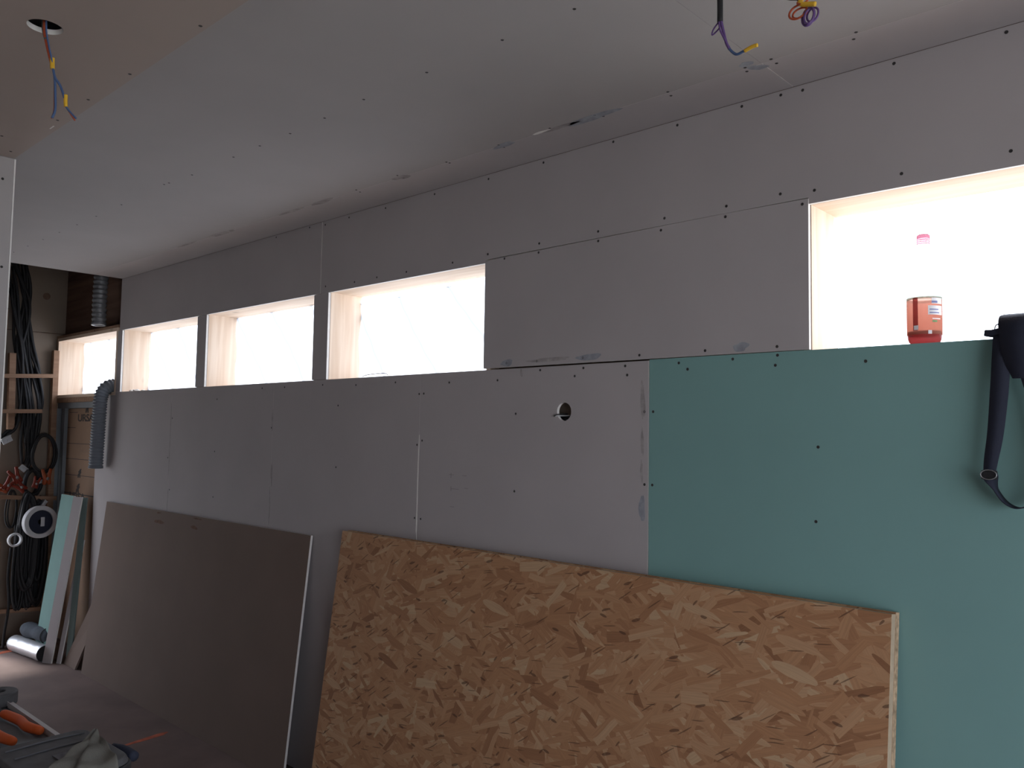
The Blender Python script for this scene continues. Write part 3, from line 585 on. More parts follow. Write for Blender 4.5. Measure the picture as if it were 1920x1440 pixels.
# --- flexible ducts
def duct(name, path, r, m, label, pitch=.012, amp=.10, wall_t=.003):
    P = cr(path, 14); Lr = 0; L_ = [0]
    for a, b in zip(P, P[1:]): Lr += (b - a).length; L_.append(Lr)
    n = int(Lr / pitch * 4); Q_ = []; R_ = []
    j = 0
    for k in range(n + 1):
        s_ = Lr * k / n
        while j < len(L_) - 2 and L_[j + 1] < s_: j += 1
        t = (s_ - L_[j]) / max(1e-9, L_[j + 1] - L_[j]); Q_.append(P[j].lerp(P[j + 1], t)); R_.append(r * (1 + amp * (1, .3, -.8, .3)[k % 4]))
    root = empty(name, tuple(path[0]), label=label, cat='duct')
    mb = MB(); mb.tube([q - Vector(path[0]) for q in Q_], R_, 20, cap=False)
    o = mb.build('corrugated_hose', m, root, smooth=True); so_ = o.modifiers.new('thick', 'SOLIDIFY'); so_.thickness = wall_t
    e = Q_[-1] - Vector(path[0]); t = (Q_[-1] - Q_[-3]).normalized(); ring = []
    a1 = t.orthogonal().normalized(); b1 = t.cross(a1)
    for k in range(24): ring.append(e + (a1 * math.cos(k * math.pi / 12) + b1 * math.sin(k * math.pi / 12)) * r * 1.05)
    MB().tube(ring, .0045, 6, closed=True).build('end_ring', m if m is not M['duct_silver'] else M['steel'], root, smooth=True)
duct('ventilation_duct', [(-6.15, .08, 1.987), (-6.15, .03, 1.990), (-6.15, -.03, 1.968), (-6.155, -.062, 1.90), (-6.16, -.066, 1.78), (-6.17, -.066, 1.60), (-6.18, -.066, 1.40)], .044, M['duct'], 'grey corrugated hose bent over the far left sill and hanging down the wall', pitch=.020, amp=.13)
duct('ventilation_duct', [(-6.30, -.02, 3.05), (-6.30, -.04, 2.85), (-6.295, -.05, 2.65), (-6.29, -.05, 2.43)], .046, M['duct_silver'], 'silver-grey corrugated duct hanging open-ended above the far left window', pitch=.034, amp=.12)

# --- cable rack of battens on the far wall
rk = empty('cable_rack', (XF, -.2, 0), label='rough timber batten rack on the far wall carrying the black cables', cat='rack')
bt = D['batt']
def batt(a, b, w_=.045, h_=.022, up=(1, 0, 0)):
    o = Vector((XF, -.2, 0)); MB().bar(Vector(a) - o, Vector(b) - o, w_, h_, up).build('batten', M['batten'], rk)
batt((-7.14, -.43, 2.066), (-7.14, -.045, 2.089), .03, .04); batt((-7.14, -.42, 1.797), (-7.14, -.135, 1.806), .03, .04)
batt((-7.14, -.45, 1.150), (-7.14, .0, 1.122), .03, .04); batt((-7.14, -.37, .287), (-7.14, -.03, .268), .03, .04)
batt((-7.20, -.345, 2.25), (-7.20, -.33, 1.66), .045, .05); batt((-7.24, -.022, 2.30), (-7.24, -.005, .05), .04, .05); batt((-7.20, -.385, .80), (-7.20, -.385, .01), .05, .06)
MB().box((.001, -.24, 2.60), (.06, -.165, 2.83)).build('mounting_plate', M['farwall'], rk)
MB().box((.001, -.24, 2.44), (.05, -.17, 2.598)).build('back_plate', M['batten'], rk)

NM = {'a': 'from the roof to the middle of the rack', 'b': 'rightmost in the upper bundle, bowed outward', 'c': 'in the centre of the upper bundle', 'd': 'lowest start, left side of the bundle', 'e': 'turning left out of the picture below the second batten', 'f': 'crossing right over the first batten'}
for k, pts in D['bundle'].items():
    P = cr(pts, 6); org = Vector(pts[0]); rd = random.Random(ord(k)); root = empty('cable_bundle', tuple(org), label='black cable strands, ' + NM[k], cat='cable', group='black cables on the rack')
    for q in range(3):
        ox, oy = rd.uniform(-.02, .03), rd.uniform(-.018, .018); ph = rd.uniform(0, 6)
        MB().tube([p - org + Vector((ox + .01 * math.sin(i * .3 + ph), oy + .012 * math.sin(i * .25 + ph), 0)) for i, p in enumerate(P)], .0115, 7).build('strand', M['black'], root, smooth=True)
# coils hung on the rack
def hank(loc, ry, rz, n, label, r=.010, tilt=0.0, m='black', spread=.02, seed=0):
    rd = random.Random(seed); root = empty('cable_coil', loc, (tilt, 0, 0), label=label, cat='cable', group='coils of cable on the rack')
    for q in range(n):
        a, b = ry * rd.uniform(.86, 1.1), rz * rd.uniform(.93, 1.06); ox = rd.uniform(-spread, spread); oy = rd.uniform(-.012, .012)
        MB().tube([(ox + .006 * math.sin(3 * t), oy + a * math.cos(t) * (1 - .12 * math.sin(t)), b * math.sin(t)) for t in [2 * math.pi * k / 28 for k in range(28)]], r, 6, closed=True).build('loop', M[m], root, smooth=True)
hank((-7.16, -.098, 1.475), .088, .150, 4, 'single round black coil between the middle battens, wall visible through it', .009, seed=1)
hank((-7.10, -.20, .80), .055, .36, 6, 'long black coil hanging in the middle below the third batten', .014, seed=2)
hank((-7.13, -.12, .72), .06, .40, 7, 'long black coil hanging nearest the green offcuts', .014, seed=3)
hank((-7.15, -.17, .66), .03, .37, 5, 'black coil hanging behind the white tape roll', .015, seed=4)
hank((-7.11, -.25, .62), .03, .32, 3, 'thin black coil hanging left of the tape roll', .010, seed=5)
hank((-7.17, -.30, 1.05), .035, .14, 2, 'short loop of thin black cable above the small white ring', .006, seed=6)
hank((-7.17, -.16, 1.25), .055, .10, 6, 'tangled black coil resting on the third batten', .014, seed=7)
hank((-7.16, -.10, .78), .035, .30, 6, 'black coil against the right upright of the rack', .015, seed=8)
mb = MB(); mb.tube(cr([(-7.12, -.305, .76), (-7.12, -.315, .55), (-7.12, -.30, .33), (-7.12, -.32, .12), (-7.10, -.33, .0135)]), .010, 7); o = mb.build('cable', M['black'], smooth=True); tag(o, 'single black cable hanging from the small white ring to the floor', 'cable')
mb = MB()
for q in range(5): mb.box((-7.20 + .004 * q, -.27 + .035 * q, .32 + .02 * (q % 2)), (-7.175 + .004 * q, -.228 + .035 * q, 1.0))
o = mb.build('cable_sheath', M['black'], bevel=.006); tag(o, 'flat black sheathing bunched on the rack behind the coils', 'cable')

# tape roll, ring
def ringthing(loc, R_, r_, w_, m, label, name, cat, core=True):
    root = empty(name, loc, (0, H, .12), label=label, cat=cat)
    MB().lathe([(r_, -w_ / 2), (R_, -w_ / 2), (R_ + .003, 0), (R_, w_ / 2), (r_, w_ / 2), (r_, -w_ / 2)], n=36).build('rim', m, root, smooth=False, bevel=.003)
    if core:
        MB().lathe([(r_ - .002, -w_ * .3), (r_ - .002, w_ * .25), (.02, w_ * .25), (.02, -w_ * .3), (r_ - .002, -w_ * .3)], n=36).build('dark_core', M['nylon'], root)
        MB().box((-.035, .0, w_ * .26), (.035, .028, w_ * .30)).build('light_wedge', M['white'], root)  # pale wedge paints a gradient of light into the dark open core
ringthing((-7.02, -.144, .955), .122, .090, .05, M['white'], 'white rimmed reel hanging on the rack in front of the black coils', 'cable_reel', 'reel')
ringthing((-7.02, -.31, .83), .050, .038, .03, M['white'], 'small white ring hanging left of the white reel', 'plastic_ring', 'ring', core=False)
# orange clamps hooked on the third batten
def clamp(loc, s, rot, m, label):
    root = empty('spring_clamp', loc, rot, label=label, cat='clamp', group='orange clamps on the rack')
    MB().tube(cr([(0, -.02 * s, -.05 * s), (0, -.012 * s, -.01 * s), (0, -.03 * s, .06 * s)], 5), [.011 * s, .013 * s, .015 * s, .016 * s, .016 * s, .015 * s, .014 * s, .013 * s, .012 * s, .011 * s, .010 * s], 8).build('handle', m, root, smooth=True)
    MB().tube(cr([(0, .02 * s, -.05 * s), (0, .012 * s, -.01 * s), (0, .03 * s, .06 * s)], 5), [.011 * s, .013 * s, .015 * s, .016 * s, .016 * s, .015 * s, .014 * s, .013 * s, .012 * s, .011 * s, .010 * s], 8).build('handle', m, root, smooth=True)
    MB().tube([(-.015 * s, 0, -.008 * s), (.015 * s, 0, -.008 * s)], .012 * s, 10).build('spring', M['steel'], root, smooth=True)
sp_ = D['spots']
for k, s_, rx, m, lb in (('or1', 1.1, .5, 'red_orange', 'orange-red clamp, uppermost of those left on the rack'), ('or2', 1.0, -.6, 'red_orange', 'orange-red clamp below and left of the uppermost one'), ('or3', 1.0, .9, 'red_orange', 'orange-red clamp hanging right above the third batten'), ('or4', 1.1, .05, 'orange2', 'orange clamp on its own beside the black coils, right side of the rack'), ('or5', .9, 1.2, 'orange2', 'pale orange clamp cut off by the left picture edge'), ('or6', .8, -.3, 'red_orange', 'dark orange clamp half hidden among the coils')):
    p = sp_[k]; clamp((p[0] + .02, p[1], p[2]), s_, (rx, 0, .2), M[m], lb)
def bracket(p, s, rot, label):
    root = empty('steel_bracket', p, rot, label=label, cat='bracket', group='steel fittings on the rack')
    MB().box((-.004, -.03 * s, -.02 * s), (.004, .03 * s, .02 * s)).box((-.004, -.03 * s, .016 * s), (.03, .03 * s, .022 * s)).build('plate', M['steel'], root, bevel=.001)
    MB().tube([(-.01, 0, -.005), (.02, 0, -.005)], .006, 8).build('bolt', M['steel'], root)
bracket((-7.12, -.372, 1.58), 1.2, (.5, 0, 0), 'steel bracket at the left edge under the second batten')
bracket((-7.12, -.252, 1.36), .9, (-.7, 0, 0), 'steel fitting above the orange-red clamps')
bracket((-7.12, -.13, 1.255), .7, (.2, 0, 0), 'small steel fitting left of the single orange clamp')
bracket((-7.10, -.095, 1.09), .8, (1.0, 0, 0), 'grey fitting just above the white reel')

# --- foil wrapped roll and grey roll on the floor by the corner
mb = MB(); root = empty('foil_roll', (-7.04, -.275, .062), label='shiny silver foil roll lying on the floor below the rack', cat='roll')
rd = random.Random(5); ax = Vector((.50, .055, .0)); n = 22; pts = [ax * (k / n) for k in range(n + 1)]
MB().tube(pts, [.058 * (.86 if k == 0 else 1) * (1 + rd.uniform(-.03, .03)) for k in range(n + 1)], 20, cap=False).build('foil_skin', M['foil'], root, smooth=True)
MB().tube([ax * .02, ax * .985], .053, 20).build('dark_core', M['black'], root, smooth=False)
root = empty('grey_roll', (-6.98, -.215, .165), label='dark blue-grey roll lying on top behind the silver foil roll', cat='roll')
MB().tube([Vector((.4, .05, 0)) * (k / 10) for k in range(11)], [.045, .056, .058, .056, .05, .05, .054, .055, .052, .05, .04], 16).build('rolled_mat', mat('dark_blue_grey_foam', (.05, .06, .075), noise=.2, nscale=15), root, smooth=True)
MB().tube([(.30, -.01, 0), (.30, .01 + .08, 0)], .0, 3) if False else None
MB().tube([Vector((.35, .044, .057 * math.sin(t))) + Vector((-.05, 1, 0)).normalized() * .0 + Vector((0, .057 * math.cos(t), 0)) for t in [k * math.pi / 8 for k in range(16)]], .004, 6, closed=True).build('tie', M['black'], root)
mb = MB(); mb.box((-6.98, -.20, .001), (-6.56, -.10, .105)); o = mb.build('timber_offcut', M['darkwood'], bevel=.003); tag(o, 'dark timber block on the floor carrying the grey roll', 'timber')

# --- cables hanging from the ceilings
def wires(name, loc, parts, label, cat='cable'):
    root = empty(name, loc, label=label, cat=cat); L0 = Vector(loc)
    for nm, pts, r, m in parts: MB().tube([p - L0 for p in cr(pts, 6)], r, 8).build(nm, M[m], root, smooth=True)
    return root
cA = D['cA']; A = lambda i, dy=0: (cA[i][0], cA[i][1] + dy, cA[i][2])
rt = wires('hanging_cable', (-.891, -.75, CZ), [
    ('black_conduit', [(-.891, -.75, CZ + .01), (-.891, -.75, 2.70), (-.891, -.75, 2.652), (-.891, -.75, 2.601)], .0066, 'black'),
    ('purple_wire', [(-.893, -.748, 2.605), A(2), A(3), (-.903, -.747, 2.583), A(4, .004), (-.887, -.749, 2.602)], .0018, 'purple'),
    ('purple_wire', [(-.889, -.75, 2.605), A(5), A(6), A(7)], .0034, 'purple'),
    ('purple_wire', [(-.893, -.752, 2.603), (-.888, -.755, 2.58), (-.880, -.753, 2.560), A(7, -.002)], .0022, 'purple'),
    ('blue_wire', [A(6), A(7), A(8), A(9), (-.826, -.75, 2.517)], .0030, 'blue'),
    ('yellow_tape', [(-.832, -.75, 2.516), (-.815, -.75, 2.520), A(10)], .0042, 'yellow')], 'black conduit with purple and blue wires, the left one hanging from the ceiling')
B = lambda u, v, dy=0: (u, -.75 + dy, v)
b0 = (-.703, 2.572)
def loop3(cx, cz, rx, rz, dy, tw=.3):
    return [(cx + rx * math.cos(t), -.75 + dy + .006 * math.sin(t + tw), cz + rz * math.sin(t)) for t in [2 * math.pi * k / 14 for k in range(15)]]
wires('hanging_cable', (-.74, -.75, CZ), [
    ('black_wire', [(-.80, -.75, CZ + .01), (-.785, -.75, 2.66), (-.745, -.75, 2.606), (-.710, -.75, 2.588)], .0028, 'black'),
    ('yellow_wire', [(-.77, -.75, CZ + .01), (-.745, -.75, 2.66), (-.712, -.75, 2.610), (-.703, -.75, 2.582)], .0035, 'yellow'),
    ('orange_wire', loop3(-.712, 2.562, .018, .017, 0), .0022, 'orange_wire'), ('orange_wire', loop3(-.709, 2.560, .015, .013, .004), .0020, 'orange_wire'),
    ('orange_wire', loop3(-.700, 2.579, .010, .008, -.004), .0022, 'orange_wire'),
    ('yellow_tape', [(-.706, -.755, 2.580), (-.700, -.757, 2.571), (-.684, -.757, 2.566), (-.672, -.757, 2.562)], .0052, 'yellow'),
    ('purple_wire', loop3(-.690, 2.544, .012, .021, 0), .0024, 'purple'), ('purple_wire', loop3(-.687, 2.543, .009, .018, -.004), .0022, 'purple'), ('purple_wire', loop3(-.683, 2.548, .011, .017, .005), .0022, 'purple')],
    'looped orange and purple wires with yellow tape, the right one hanging from the ceiling')
h = D['hole']
def off(p, dx=0, dz=0): return (p[0] + dx, p[1], p[2] + dz)
wires('hanging_cable', (-2.167, -1.722, SZ), [
    ('orange_wire', [(-2.172, -1.722, 2.72), off(h[0], -.004), off(h[1], -.004), off(h[2], -.003)], .0042, 'orange_wire'),
    ('blue_wire', [(-2.155, -1.722, 2.72), off(h[0], .008), off(h[1], .005), off(h[2], .003)], .0022, 'blue'),
    ('grey_wire', [(-2.176, -1.725, 2.71), off(h[0], -.010), (-2.168, -1.718, 2.615)], .0045, 'grey_wire'),
    ('yellow_tape', [off(h[2], -.002, .015), off(h[2], 0, .0), off(h[2], .003, -.012)], .0055, 'yellow'),
    ('blue_wire', [h[2], h[3], (-2.149, -1.692, 2.512), h[7], h[8]], .0030, 'blue'),
    ('blue_wire', [off(h[2], -.002), off(h[3], -.002), h[4], h[5], off(h[6], .004, .0)], .0030, 'blue'),
    ('orange_wire', [off(h[3], -.004), off(h[4], -.006), off(h[5], -.008), h[6]], .0018, 'orange_wire'),
    ('yellow_tape', [off(h[8], -.001, .016), h[8], off(h[8], .004, -.014)], .0046, 'yellow'),
    ('blue_wire', [off(h[8], .002, -.012), h[9], h[10]], .0024, 'blue'),
    ('orange_wire', [off(h[8], .001, -.012), off(h[9], -.002), off(h[10], -.007, -.003)], .0020, 'orange_wire')], 'orange and blue wires with yellow tape dangling from the round hole, top left')
# cables in the round wall hole
wires('socket_cable', (-1.95, .03, 1.76), [('black_wire', [(-2.03, .045, 1.748), (-1.96, .03, 1.748), (-1.94, .03, 1.745), (-1.90, .05, 1.735)], .006, 'black'), ('black_wire', [(-2.0, .04, 1.738), (-1.95, .025, 1.737), (-1.90, .05, 1.74)], .006, 'black'),
    ('grey_wire', [(-1.95, .03, 1.758), (-1.972, .0, 1.756), (-1.983, -.012, 1.748)], .0022, 'black'), ('white_wire', [(-1.94, .03, 1.752), (-1.970, .002, 1.751), (-1.98, -.006, 1.750)], .002, 'white')], 'dark cables sitting in the round hole of the grey wall')

# --- bottle on the big window's sill
bx, by = -.713, .052
bo = empty('drink_bottle', (bx, by, ZS), label='clear plastic bottle with orange-red label and pink cap on the big window sill', cat='bottle')
clear = bpy.data.materials.new('clear_plastic'); clear.use_nodes = True; nt = clear.node_tree; nt.nodes.clear()
out = nt.nodes.new('ShaderNodeOutputMaterial'); tr = nt.nodes.new('ShaderNodeBsdfTransparent'); gl = nt.nodes.new('ShaderNodeBsdfGlossy'); mx = nt.nodes.new('ShaderNodeMixShader'); lw = nt.nodes.new('ShaderNodeLayerWeight'); lw.inputs['Blend'].default_value = .15
tr.inputs['Color'].default_value = (.97, .99, .99, 1); gl.inputs['Roughness'].default_value = .08
nt.links.new(mathn(nt, 'MULTIPLY', lw.outputs['Fresnel'], .4), mx.inputs[0]); nt.links.new(tr.outputs[0], mx.inputs[1]); nt.links.new(gl.outputs[0], mx.inputs[2]); nt.links.new(mx.outputs[0], out.inputs[0])
def tinted(name, col, k=.5):
    m = bpy.data.materials.new(name); m.use_nodes = True; nt = m.node_tree; nt.nodes.clear()
    out = nt.nodes.new('ShaderNodeOutputMaterial'); tr = nt.nodes.new('ShaderNodeBsdfTransparent'); d = nt.nodes.new('ShaderNodeBsdfTranslucent'); df = nt.nodes.new('ShaderNodeBsdfDiffuse'); m1 = nt.nodes.new('ShaderNodeMixShader'); m2 = nt.nodes.new('ShaderNodeMixShader')
    tr.inputs[0].default_value = (*col, 1); d.inputs[0].default_value = (*col, 1); df.inputs[0].default_value = (*col, 1); m1.inputs[0].default_value = k; m2.inputs[0].default_value = .25
    nt.links.new(tr.outputs[0], m1.inputs[1]); nt.links.new(d.outputs[0], m1.inputs[2]); nt.links.new(m1.outputs[0], m2.inputs[1]); nt.links.new(df.outputs[0], m2.inputs[2]); nt.links.new(m2.outputs[0], out.inputs[0]); return m
MB().lathe([(.001, .004), (.034, .001), (.040, .006), (.0432, .016), (.0435, .125), (.041, .132), (.0435, .14), (.0435, .19), (.036, .225), (.022, .262), (.0145, .274), (.0145, .284)], n=36).build('bottle_body', clear, bo, smooth=True)
MB().lathe([(.001, .006), (.033, .003), (.039, .008), (.042, .018), (.042, .036), (.001, .0365)], n=36).build('red_drink', tinted('dark_red_drink', (.46, .15, .15), .45), bo, smooth=True)
lab = tinted('salmon_label', (.62, .33, .26), .55)
MB().lathe([(.0438, .026), (.0442, .028), (.0442, .126), (.0438, .128)], n=48).build('wrap_label', lab, bo, smooth=True)
MB().lathe([(.0439, .122), (.0445, .123), (.0445, .129), (.0439, .130)], n=48).build('label_rim', tinted('pale_green_band', (.45, .60, .55), .5), bo, smooth=True)
wp = mat('white_label_print', (.9, .9, .93)); bp_ = mat('blue_label_print', (.25, .28, .5)); gp_ = mat('green_label_print', (.2, .4, .2)); dp_ = tinted('dark_label_stripe', (.38, .12, .12), .6)
# angle 0 faces +x; the camera looks from about azimuth -73 deg
def patch(a0, a1, z0, z1, m, nm='label_print', r=.0447):
    n = 8; v = []; 
    for z in (z0, z1):
        for k in range(n + 1):
            a = math.radians(a0 + (a1 - a0) * k / n); v.append((r * math.cos(a), r * math.sin(a), z))
    MB().add(v, [(k, k + 1, n + 2 + k, n + 1 + k) for k in range(n)]).build(nm, m, bo, smooth=True)
patch(-50, -5, .108, .124, wp); patch(-50, -28, .110, .116, bp_, r=.0449); patch(-62, -5, .078, .103, wp); patch(-57, -20, .082, .085, bp_, r=.0449); patch(-57, -24, .091, .094, bp_, r=.0449)
patch(-48, -30, .058, .063, gp_); patch(-48, -15, .066, .069, wp); patch(-112, -94, .036, .126, dp_); patch(-109, -93, .038, .050, wp, r=.0449); patch(-62, -50, .026, .036, wp)
pk = tinted('pink_cap_plastic', (.74, .40, .50), .7)
MB().lathe([(.001, .306), (.013, .306), (.0165, .303), (.0168, .298), (.0168, .2945), (.0150, .2945)], n=32).build('cap', pk, bo, smooth=True)
for z in (.289, .284, .279): MB().lathe([(.0155, z), (.0168, z + .0005), (.0168, z + .0025), (.0155, z + .003)], n=32).build('cap_ring', pk, bo, smooth=True)

# --- shoulder bag on the sill with straps hanging over the green board
bag = empty('shoulder_bag', (-.40, .04, ZS), label='dark navy bag on the right end of the sill, straps hanging over the green board', cat='bag')
O = Vector((-.40, .04, ZS))
mb = MB(); NX, NY = 12, 10
for i in range(NX + 1):
    s_ = i / NX; x = -.12 + .40 * s_; w_ = min(1, (s_ * 7) ** .5, ((1 - s_) * 7 + .01) ** .5)
    for k in range(16):
        a = 2 * math.pi * k / 16; c_, d_ = math.cos(a), math.sin(a)
        y = .005 + .075 * w_ * math.copysign(abs(c_) ** .6, c_); z = .033 + .030 * w_ * math.copysign(abs(d_) ** .6, d_) + .003 * math.sin(s_ * 20 + k)
        mb.v.append((x, y, z))
for i in range(NX):
    for k in range(16): mb.f.append((i * 16 + k, i * 16 + (k + 1) % 16, (i + 1) * 16 + (k + 1) % 16, (i + 1) * 16 + k)); mb.mi.append(0)
mb.f.append(tuple(range(16))); mb.mi.append(0); mb.f.append(tuple(NX * 16 + k for k in range(16))); mb.mi.append(0)
mb.build('bag_body', M['nylon'], bag, smooth=True, sub=1)
Lp = lambda L_: [Vector(p) - O for p in L_]
MB().ribbon(Lp(cr([(-.545, -.012, 1.953), (-.532, -.018, 1.952), (-.512, -.022, 1.955), (-.49, -.02, 1.96)], 4)), [(0, 1, 0)] * 13, .028, .017).build('strap_tab', M['nylon'], bag, smooth=True, bevel=.003)
MB().tube([p for p in Lp(cr([(-.527, -.02, 1.963), (-.522, -.025, 1.972), (-.508, -.028, 1.974), (-.504, -.028, 1.966)], 5))], .0016, 6).build('wire_loop', M['steel'], bag, smooth=True)
# front flap, hanging over the edge
P_ = cr([(-.465, .02, 2.0), (-.465, -.03, 1.985), (-.465, -.040, 1.94), (-.4655, -.036, 1.89), (-.466, -.036, 1.835)], 5)
MB().ribbon(Lp(P_), [(1, 0, 0)] * len(P_), [.10] * 8 + [.098, .095, .094, .092, .090, .088, .086, .08, .075, .07, .06, .05, .04][:len(P_) - 8], .007).build('front_flap', M['nylon'], bag, smooth=True)
P1 = cr([(-.508, -.030, 1.945), (-.511, -.036, 1.88), (-.5155, -.040, 1.80), (-.525, -.042, 1.70), (-.536, -.040, 1.635), (-.541, -.038, 1.600)], 6)
MB().ribbon(Lp(P1), [(1, 0, 0)] * len(P1), [.041] * 12 + [.041 - .0008 * k for k in range(len(P1) - 12)], .0028).build('strap', M['nylon'], bag, smooth=True)
P2 = cr([(-.541, -.038, 1.600), (-.534, -.036, 1.577), (-.524, -.034, 1.553), (-.509, -.033, 1.532), (-.490, -.034, 1.520), (-.470, -.036, 1.520), (-.445, -.038, 1.535), (-.425, -.04, 1.57), (-.415, -.042, 1.65), (-.430, -.040, 1.75), (-.455, -.036, 1.85), (-.470, -.034, 1.90), (-.475, -.03, 1.94)], 6)
n = len(P2); wd = []
for i in range(n):
    s_ = min(1, i / 10); e = min(1, max(0, (i - 42) / 14)); k = s_ * (1 - e); wd.append((1 - .9 * k, 1.6 * k * .9, .0))
MB().ribbon(Lp(P2), wd, .034, .0028).build('strap', M['nylon'], bag, smooth=True)
MB().box((-.159, -.085, -.355), (-.124, -.070, -.332)).build('buckle', M['black'], bag, bevel=.004)
MB().tube([Vector((-.141 + .018 * math.cos(t), -.0865, -.343 + .012 * math.sin(t))) for t in [k * math.pi / 8 for k in range(16)]], .0013, 6, closed=True).build('buckle_ring', M['steel'], bag, smooth=True)

# --- work bench in the foreground, lower left
BZ = .85
be = empty('work_bench', (-2.55, -1.85, 0), label='work bench with pale board top, its far end in the lower left corner, lengthened unseen for shade', cat='bench')
MB().box((-.42, -.32, BZ - .022), (2.9, .315, BZ)).build('bench_top', M['benchtop'], be)  # top runs on out of view, lengthened to block light from the right
for x in (-.36, 1.2, 2.8):
    for y in (-.27, .25): MB().bar((x, y, 0), (x, y, BZ - .022), .045, .045, up=(0, 1, 0)).build('leg', M['batten'], be)
MB().box((-.38, -.28, .50), (2.82, -.25, .55)).build('rail', M['batten'], be); MB().box((-.38, .24, .50), (2.82, .27, .55)).build('rail', M['batten'], be)
mb = MB(); mb.box((-2.86, -1.66, BZ + .0005), (-2.36, -1.545, BZ + .007)); o = mb.build('board_offcut', M['blueboard']); tag(o, 'thin blue-grey sheet on the bench under the orange-handled pliers', 'offcut')
mb = MB(); a = Vector((-2.78, -1.546, BZ + .014)); b = Vector((-2.34, -1.540, BZ + .014)); mb.bar(a, b, .016, .012); mb.bar(a + Vector((0, -.009, .006)), b + Vector((0, -.009, .006)), .003, .012)
o = mb.build('metal_profile', mat('pale_aluminium', (.50, .48, .48), rough=.45)); tag(o, 'pale metal profile lying along the far edge of the bench', 'profile')
# pliers
pl = empty('pliers', (-2.62, -1.62, BZ + .02), label='pliers with two orange handles lying on the bench', cat='pliers'); O = Vector((-2.62, -1.62, BZ + .02))
MB().tube([p - O for p in cr([(-2.66, -1.597, BZ + .024), (-2.63, -1.590, BZ + .025), (-2.55, -1.580, BZ + .026), (-2.49, -1.582, BZ + .026), (-2.43, -1.566, BZ + .025)], 5)], [.006, .008, .010, .011, .012, .0125, .0125, .013, .013, .013, .013, .0125, .0125, .0125, .0125, .013, .013, .0125, .0125, .012, .010], 10).build('handle', M['orange'], pl, smooth=True)
MB().tube([p - O for p in cr([(-2.66, -1.618, BZ + .024), (-2.60, -1.635, BZ + .025), (-2.53, -1.652, BZ + .026), (-2.46, -1.655, BZ + .026), (-2.395, -1.640, BZ + .025)], 5)], [.006, .008, .010, .011, .012, .0125, .0125, .013, .013, .013, .013, .0125, .0125, .0125, .0125, .013, .013, .0125, .0125, .012, .010], 10).build('handle', M['orange'], pl, smooth=True)
MB().box((-.09, -.008, -.003), (-.03, .028, .013)).add([(-.16, .006, -.001), (-.09, -.002, -.003), (-.09, .022, -.003), (-.16, .012, -.001), (-.16, .006, .008), (-.09, -.002, .013), (-.09, .022, .013), (-.16, .012, .008)], [(0, 3, 2, 1), (4, 5, 6, 7), (0, 1, 5, 4), (1, 2, 6, 5), (2, 3, 7, 6), (3, 0, 4, 7)]).build('jaws', M['black'], pl, bevel=.002)
MB().tube([(-.055, .012, .010), (-.055, .012, .018)], .008, 12).build('pivot', M['steel'], pl)
# dark tin at the left edge
tn = empty('tape_roll', (-2.80, -1.565, BZ + .0075), label='dark grey roll standing at the left end of the metal profile on the bench', cat='roll')
MB().lathe([(.018, .0), (.046, .0), (.050, .004), (.050, .036), (.046, .040), (.018, .040), (.018, 0)], n=28).build('tape_body', M['tool'], tn, smooth=False, bevel=.001)
# dark grey tool case
tb = empty('tool_case', (-2.10, -1.62, BZ), (0, 0, math.radians(2)), label='dark grey tool case with a scuffed lid near the bench end', cat='case')
def rounded(x0, x1, y0, y1, rs, n=6):
    P = []
    for (cx, cy, a0), r_ in zip(((x1, y1, 0), (x0, y1, 90), (x0, y0, 180), (x1, y0, 270)), rs):
        sx = -1 if cx == x1 else 1; sy = -1 if cy == y1 else 1
        for k in range(n + 1):
            a = math.radians(a0 + 90 * k / n); P.append((cx + sx * r_ + r_ * math.cos(a), cy + sy * r_ + r_ * math.sin(a)))
    return P
def prism(P, z0, z1, shrink=1.0):
    n = len(P); cx = sum(p[0] for p in P) / n; cy = sum(p[1] for p in P) / n
    v = [(x, y, z0) for x, y in P] + [(cx + (x - cx) * shrink, cy + (y - cy) * shrink, z1) for x, y in P]
    return MB().add(v, [tuple(range(n))[::-1], tuple(range(n, 2 * n))] + [(k, (k + 1) % n, (k + 1) % n + n, k + n) for k in range(n)])
P = rounded(-.145, .15, -.125, .105, (.05, .03, .012, .012))
prism(P, .0005, .058, 1.0).build('case_body', mat('near_black_rubber', (.030, .032, .034), rough=.6), tb, bevel=.004)
prism([(x * .97, y * .96) for x, y in P], .0585, .072, .95).build('lid', M['tool'], tb, bevel=.003)
wg = mat('worn_grey_edge', (.12, .12, .13))
for k in range(2): MB().tube([(-.095 + .06 * k, -.095, .073), (-.10 + .06 * k, .0, .0745), (-.095 + .06 * k, .08, .073)], .0022, 6).build('rib', wg, tb, smooth=True)
MB().box((.005, -.03, .0722), (.045, .012, .0745)).build('badge', mat('scuffed_grey_plate', (.16, .16, .18)), tb, bevel=.001)
MB().tube([(-.135, -.112, .02), (-.10, -.119, .055), (-.10, -.119, .02)], .003, 6).build('latch', wg, tb)
MB().tube(cr([(.02, .102, .062), (.06, .112, .060), (.10, .118, .055)], 4), [.009, .010, .011, .012, .012, .012, .012, .012, .011], 10).build('handle_end', M['nylon'], tb, smooth=True)
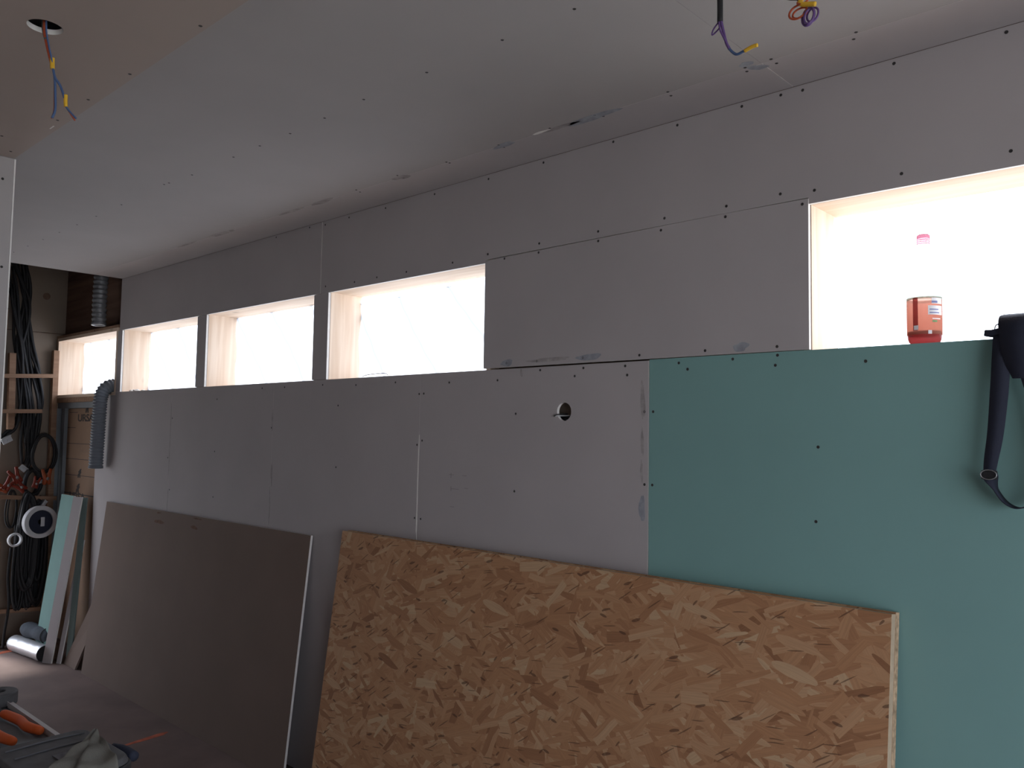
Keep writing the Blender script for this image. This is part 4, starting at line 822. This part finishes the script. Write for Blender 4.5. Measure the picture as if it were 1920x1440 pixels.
# cloth thrown over its right end, fanning out from one corner
v = []; f = []; n1, n2 = 24, 26; ap = Vector((-2.165, -1.528))
for j in range(n2 + 1):
    t = .03 + .97 * j / n2
    for i in range(n1 + 1):
        s_ = i / n1; l = Vector((.27, -.245)) * t; r_ = Vector((.42, -.075)) * t; p = ap + l.lerp(r_, s_) + Vector((.012, .012)) * math.sin(9 * s_) * t
        over = p.x < -1.945 and p.y > -1.735 and p.y < -1.52
        edge = max(0, p.x + 1.945, -1.735 - p.y)
        z = BZ + max(.006, (.081 if p.y < -1.50 else .04) - edge * 1.3) + .010 * math.sin(s_ * 13 + t * 3) * t + .004 * math.sin(t * 22 + s_ * 9) + .006 * (1 - t)
        z = max(z, BZ + (.077 if over else .004)); v.append((p.x + 2.0, p.y + 1.6, z - BZ))
for j in range(n2):
    for i in range(n1): k = j * (n1 + 1) + i; f.append((k, k + 1, k + n1 + 2, k + n1 + 1))
cl = MB().add(v, f).build('work_cloth', M['cloth'], None, smooth=True); cl.location = (-2.0, -1.6, BZ); tag(cl, 'crumpled grey-green cloth draped over the right end of the tool case', 'cloth')
so_ = cl.modifiers.new('thick', 'SOLIDIFY'); so_.thickness = .002; so_.offset = 1; ss = cl.modifiers.new('sub', 'SUBSURF'); ss.levels = 1; ss.render_levels = 1
# crumbs of plaster on the sills
for i, (x, y, s_, lb) in enumerate([(-5.90, .05, .02, 'crumb of white plaster on the second sill, nearest its left jamb'), (-5.80, .04, .025, 'larger crumb of white plaster on the second sill'), (-5.74, .06, .014, 'smallest crumb of white plaster on the second sill')]):
    rd = random.Random(90 + i); bm = bmesh.new(); bmesh.ops.create_icosphere(bm, subdivisions=2, radius=s_)
    for q in bm.verts: q.co *= rd.uniform(.8, 1.15); q.co.z = max(q.co.z * .45, -.004) + .003
    me = bpy.data.meshes.new('plaster_crumb'); bm.to_mesh(me); bm.free(); o = link('plaster_crumb', me, M['gypsum']); o.location = (x, y, ZS); tag(o, lb, 'plaster', 'plaster crumbs on the second sill')
# clear strap loop on the fourth sill
mb = MB(); mb.tube(cr([(-3.22, .03, ZS + .004), (-3.17, .03, ZS + .012), (-3.05, .03, ZS + .014), (-3.02, .03, ZS + .004)], 6), .002, 6); o = mb.build('plastic_tie', M['white'], smooth=True); tag(o, 'thin white plastic tie lying on the fourth window sill', 'tie')
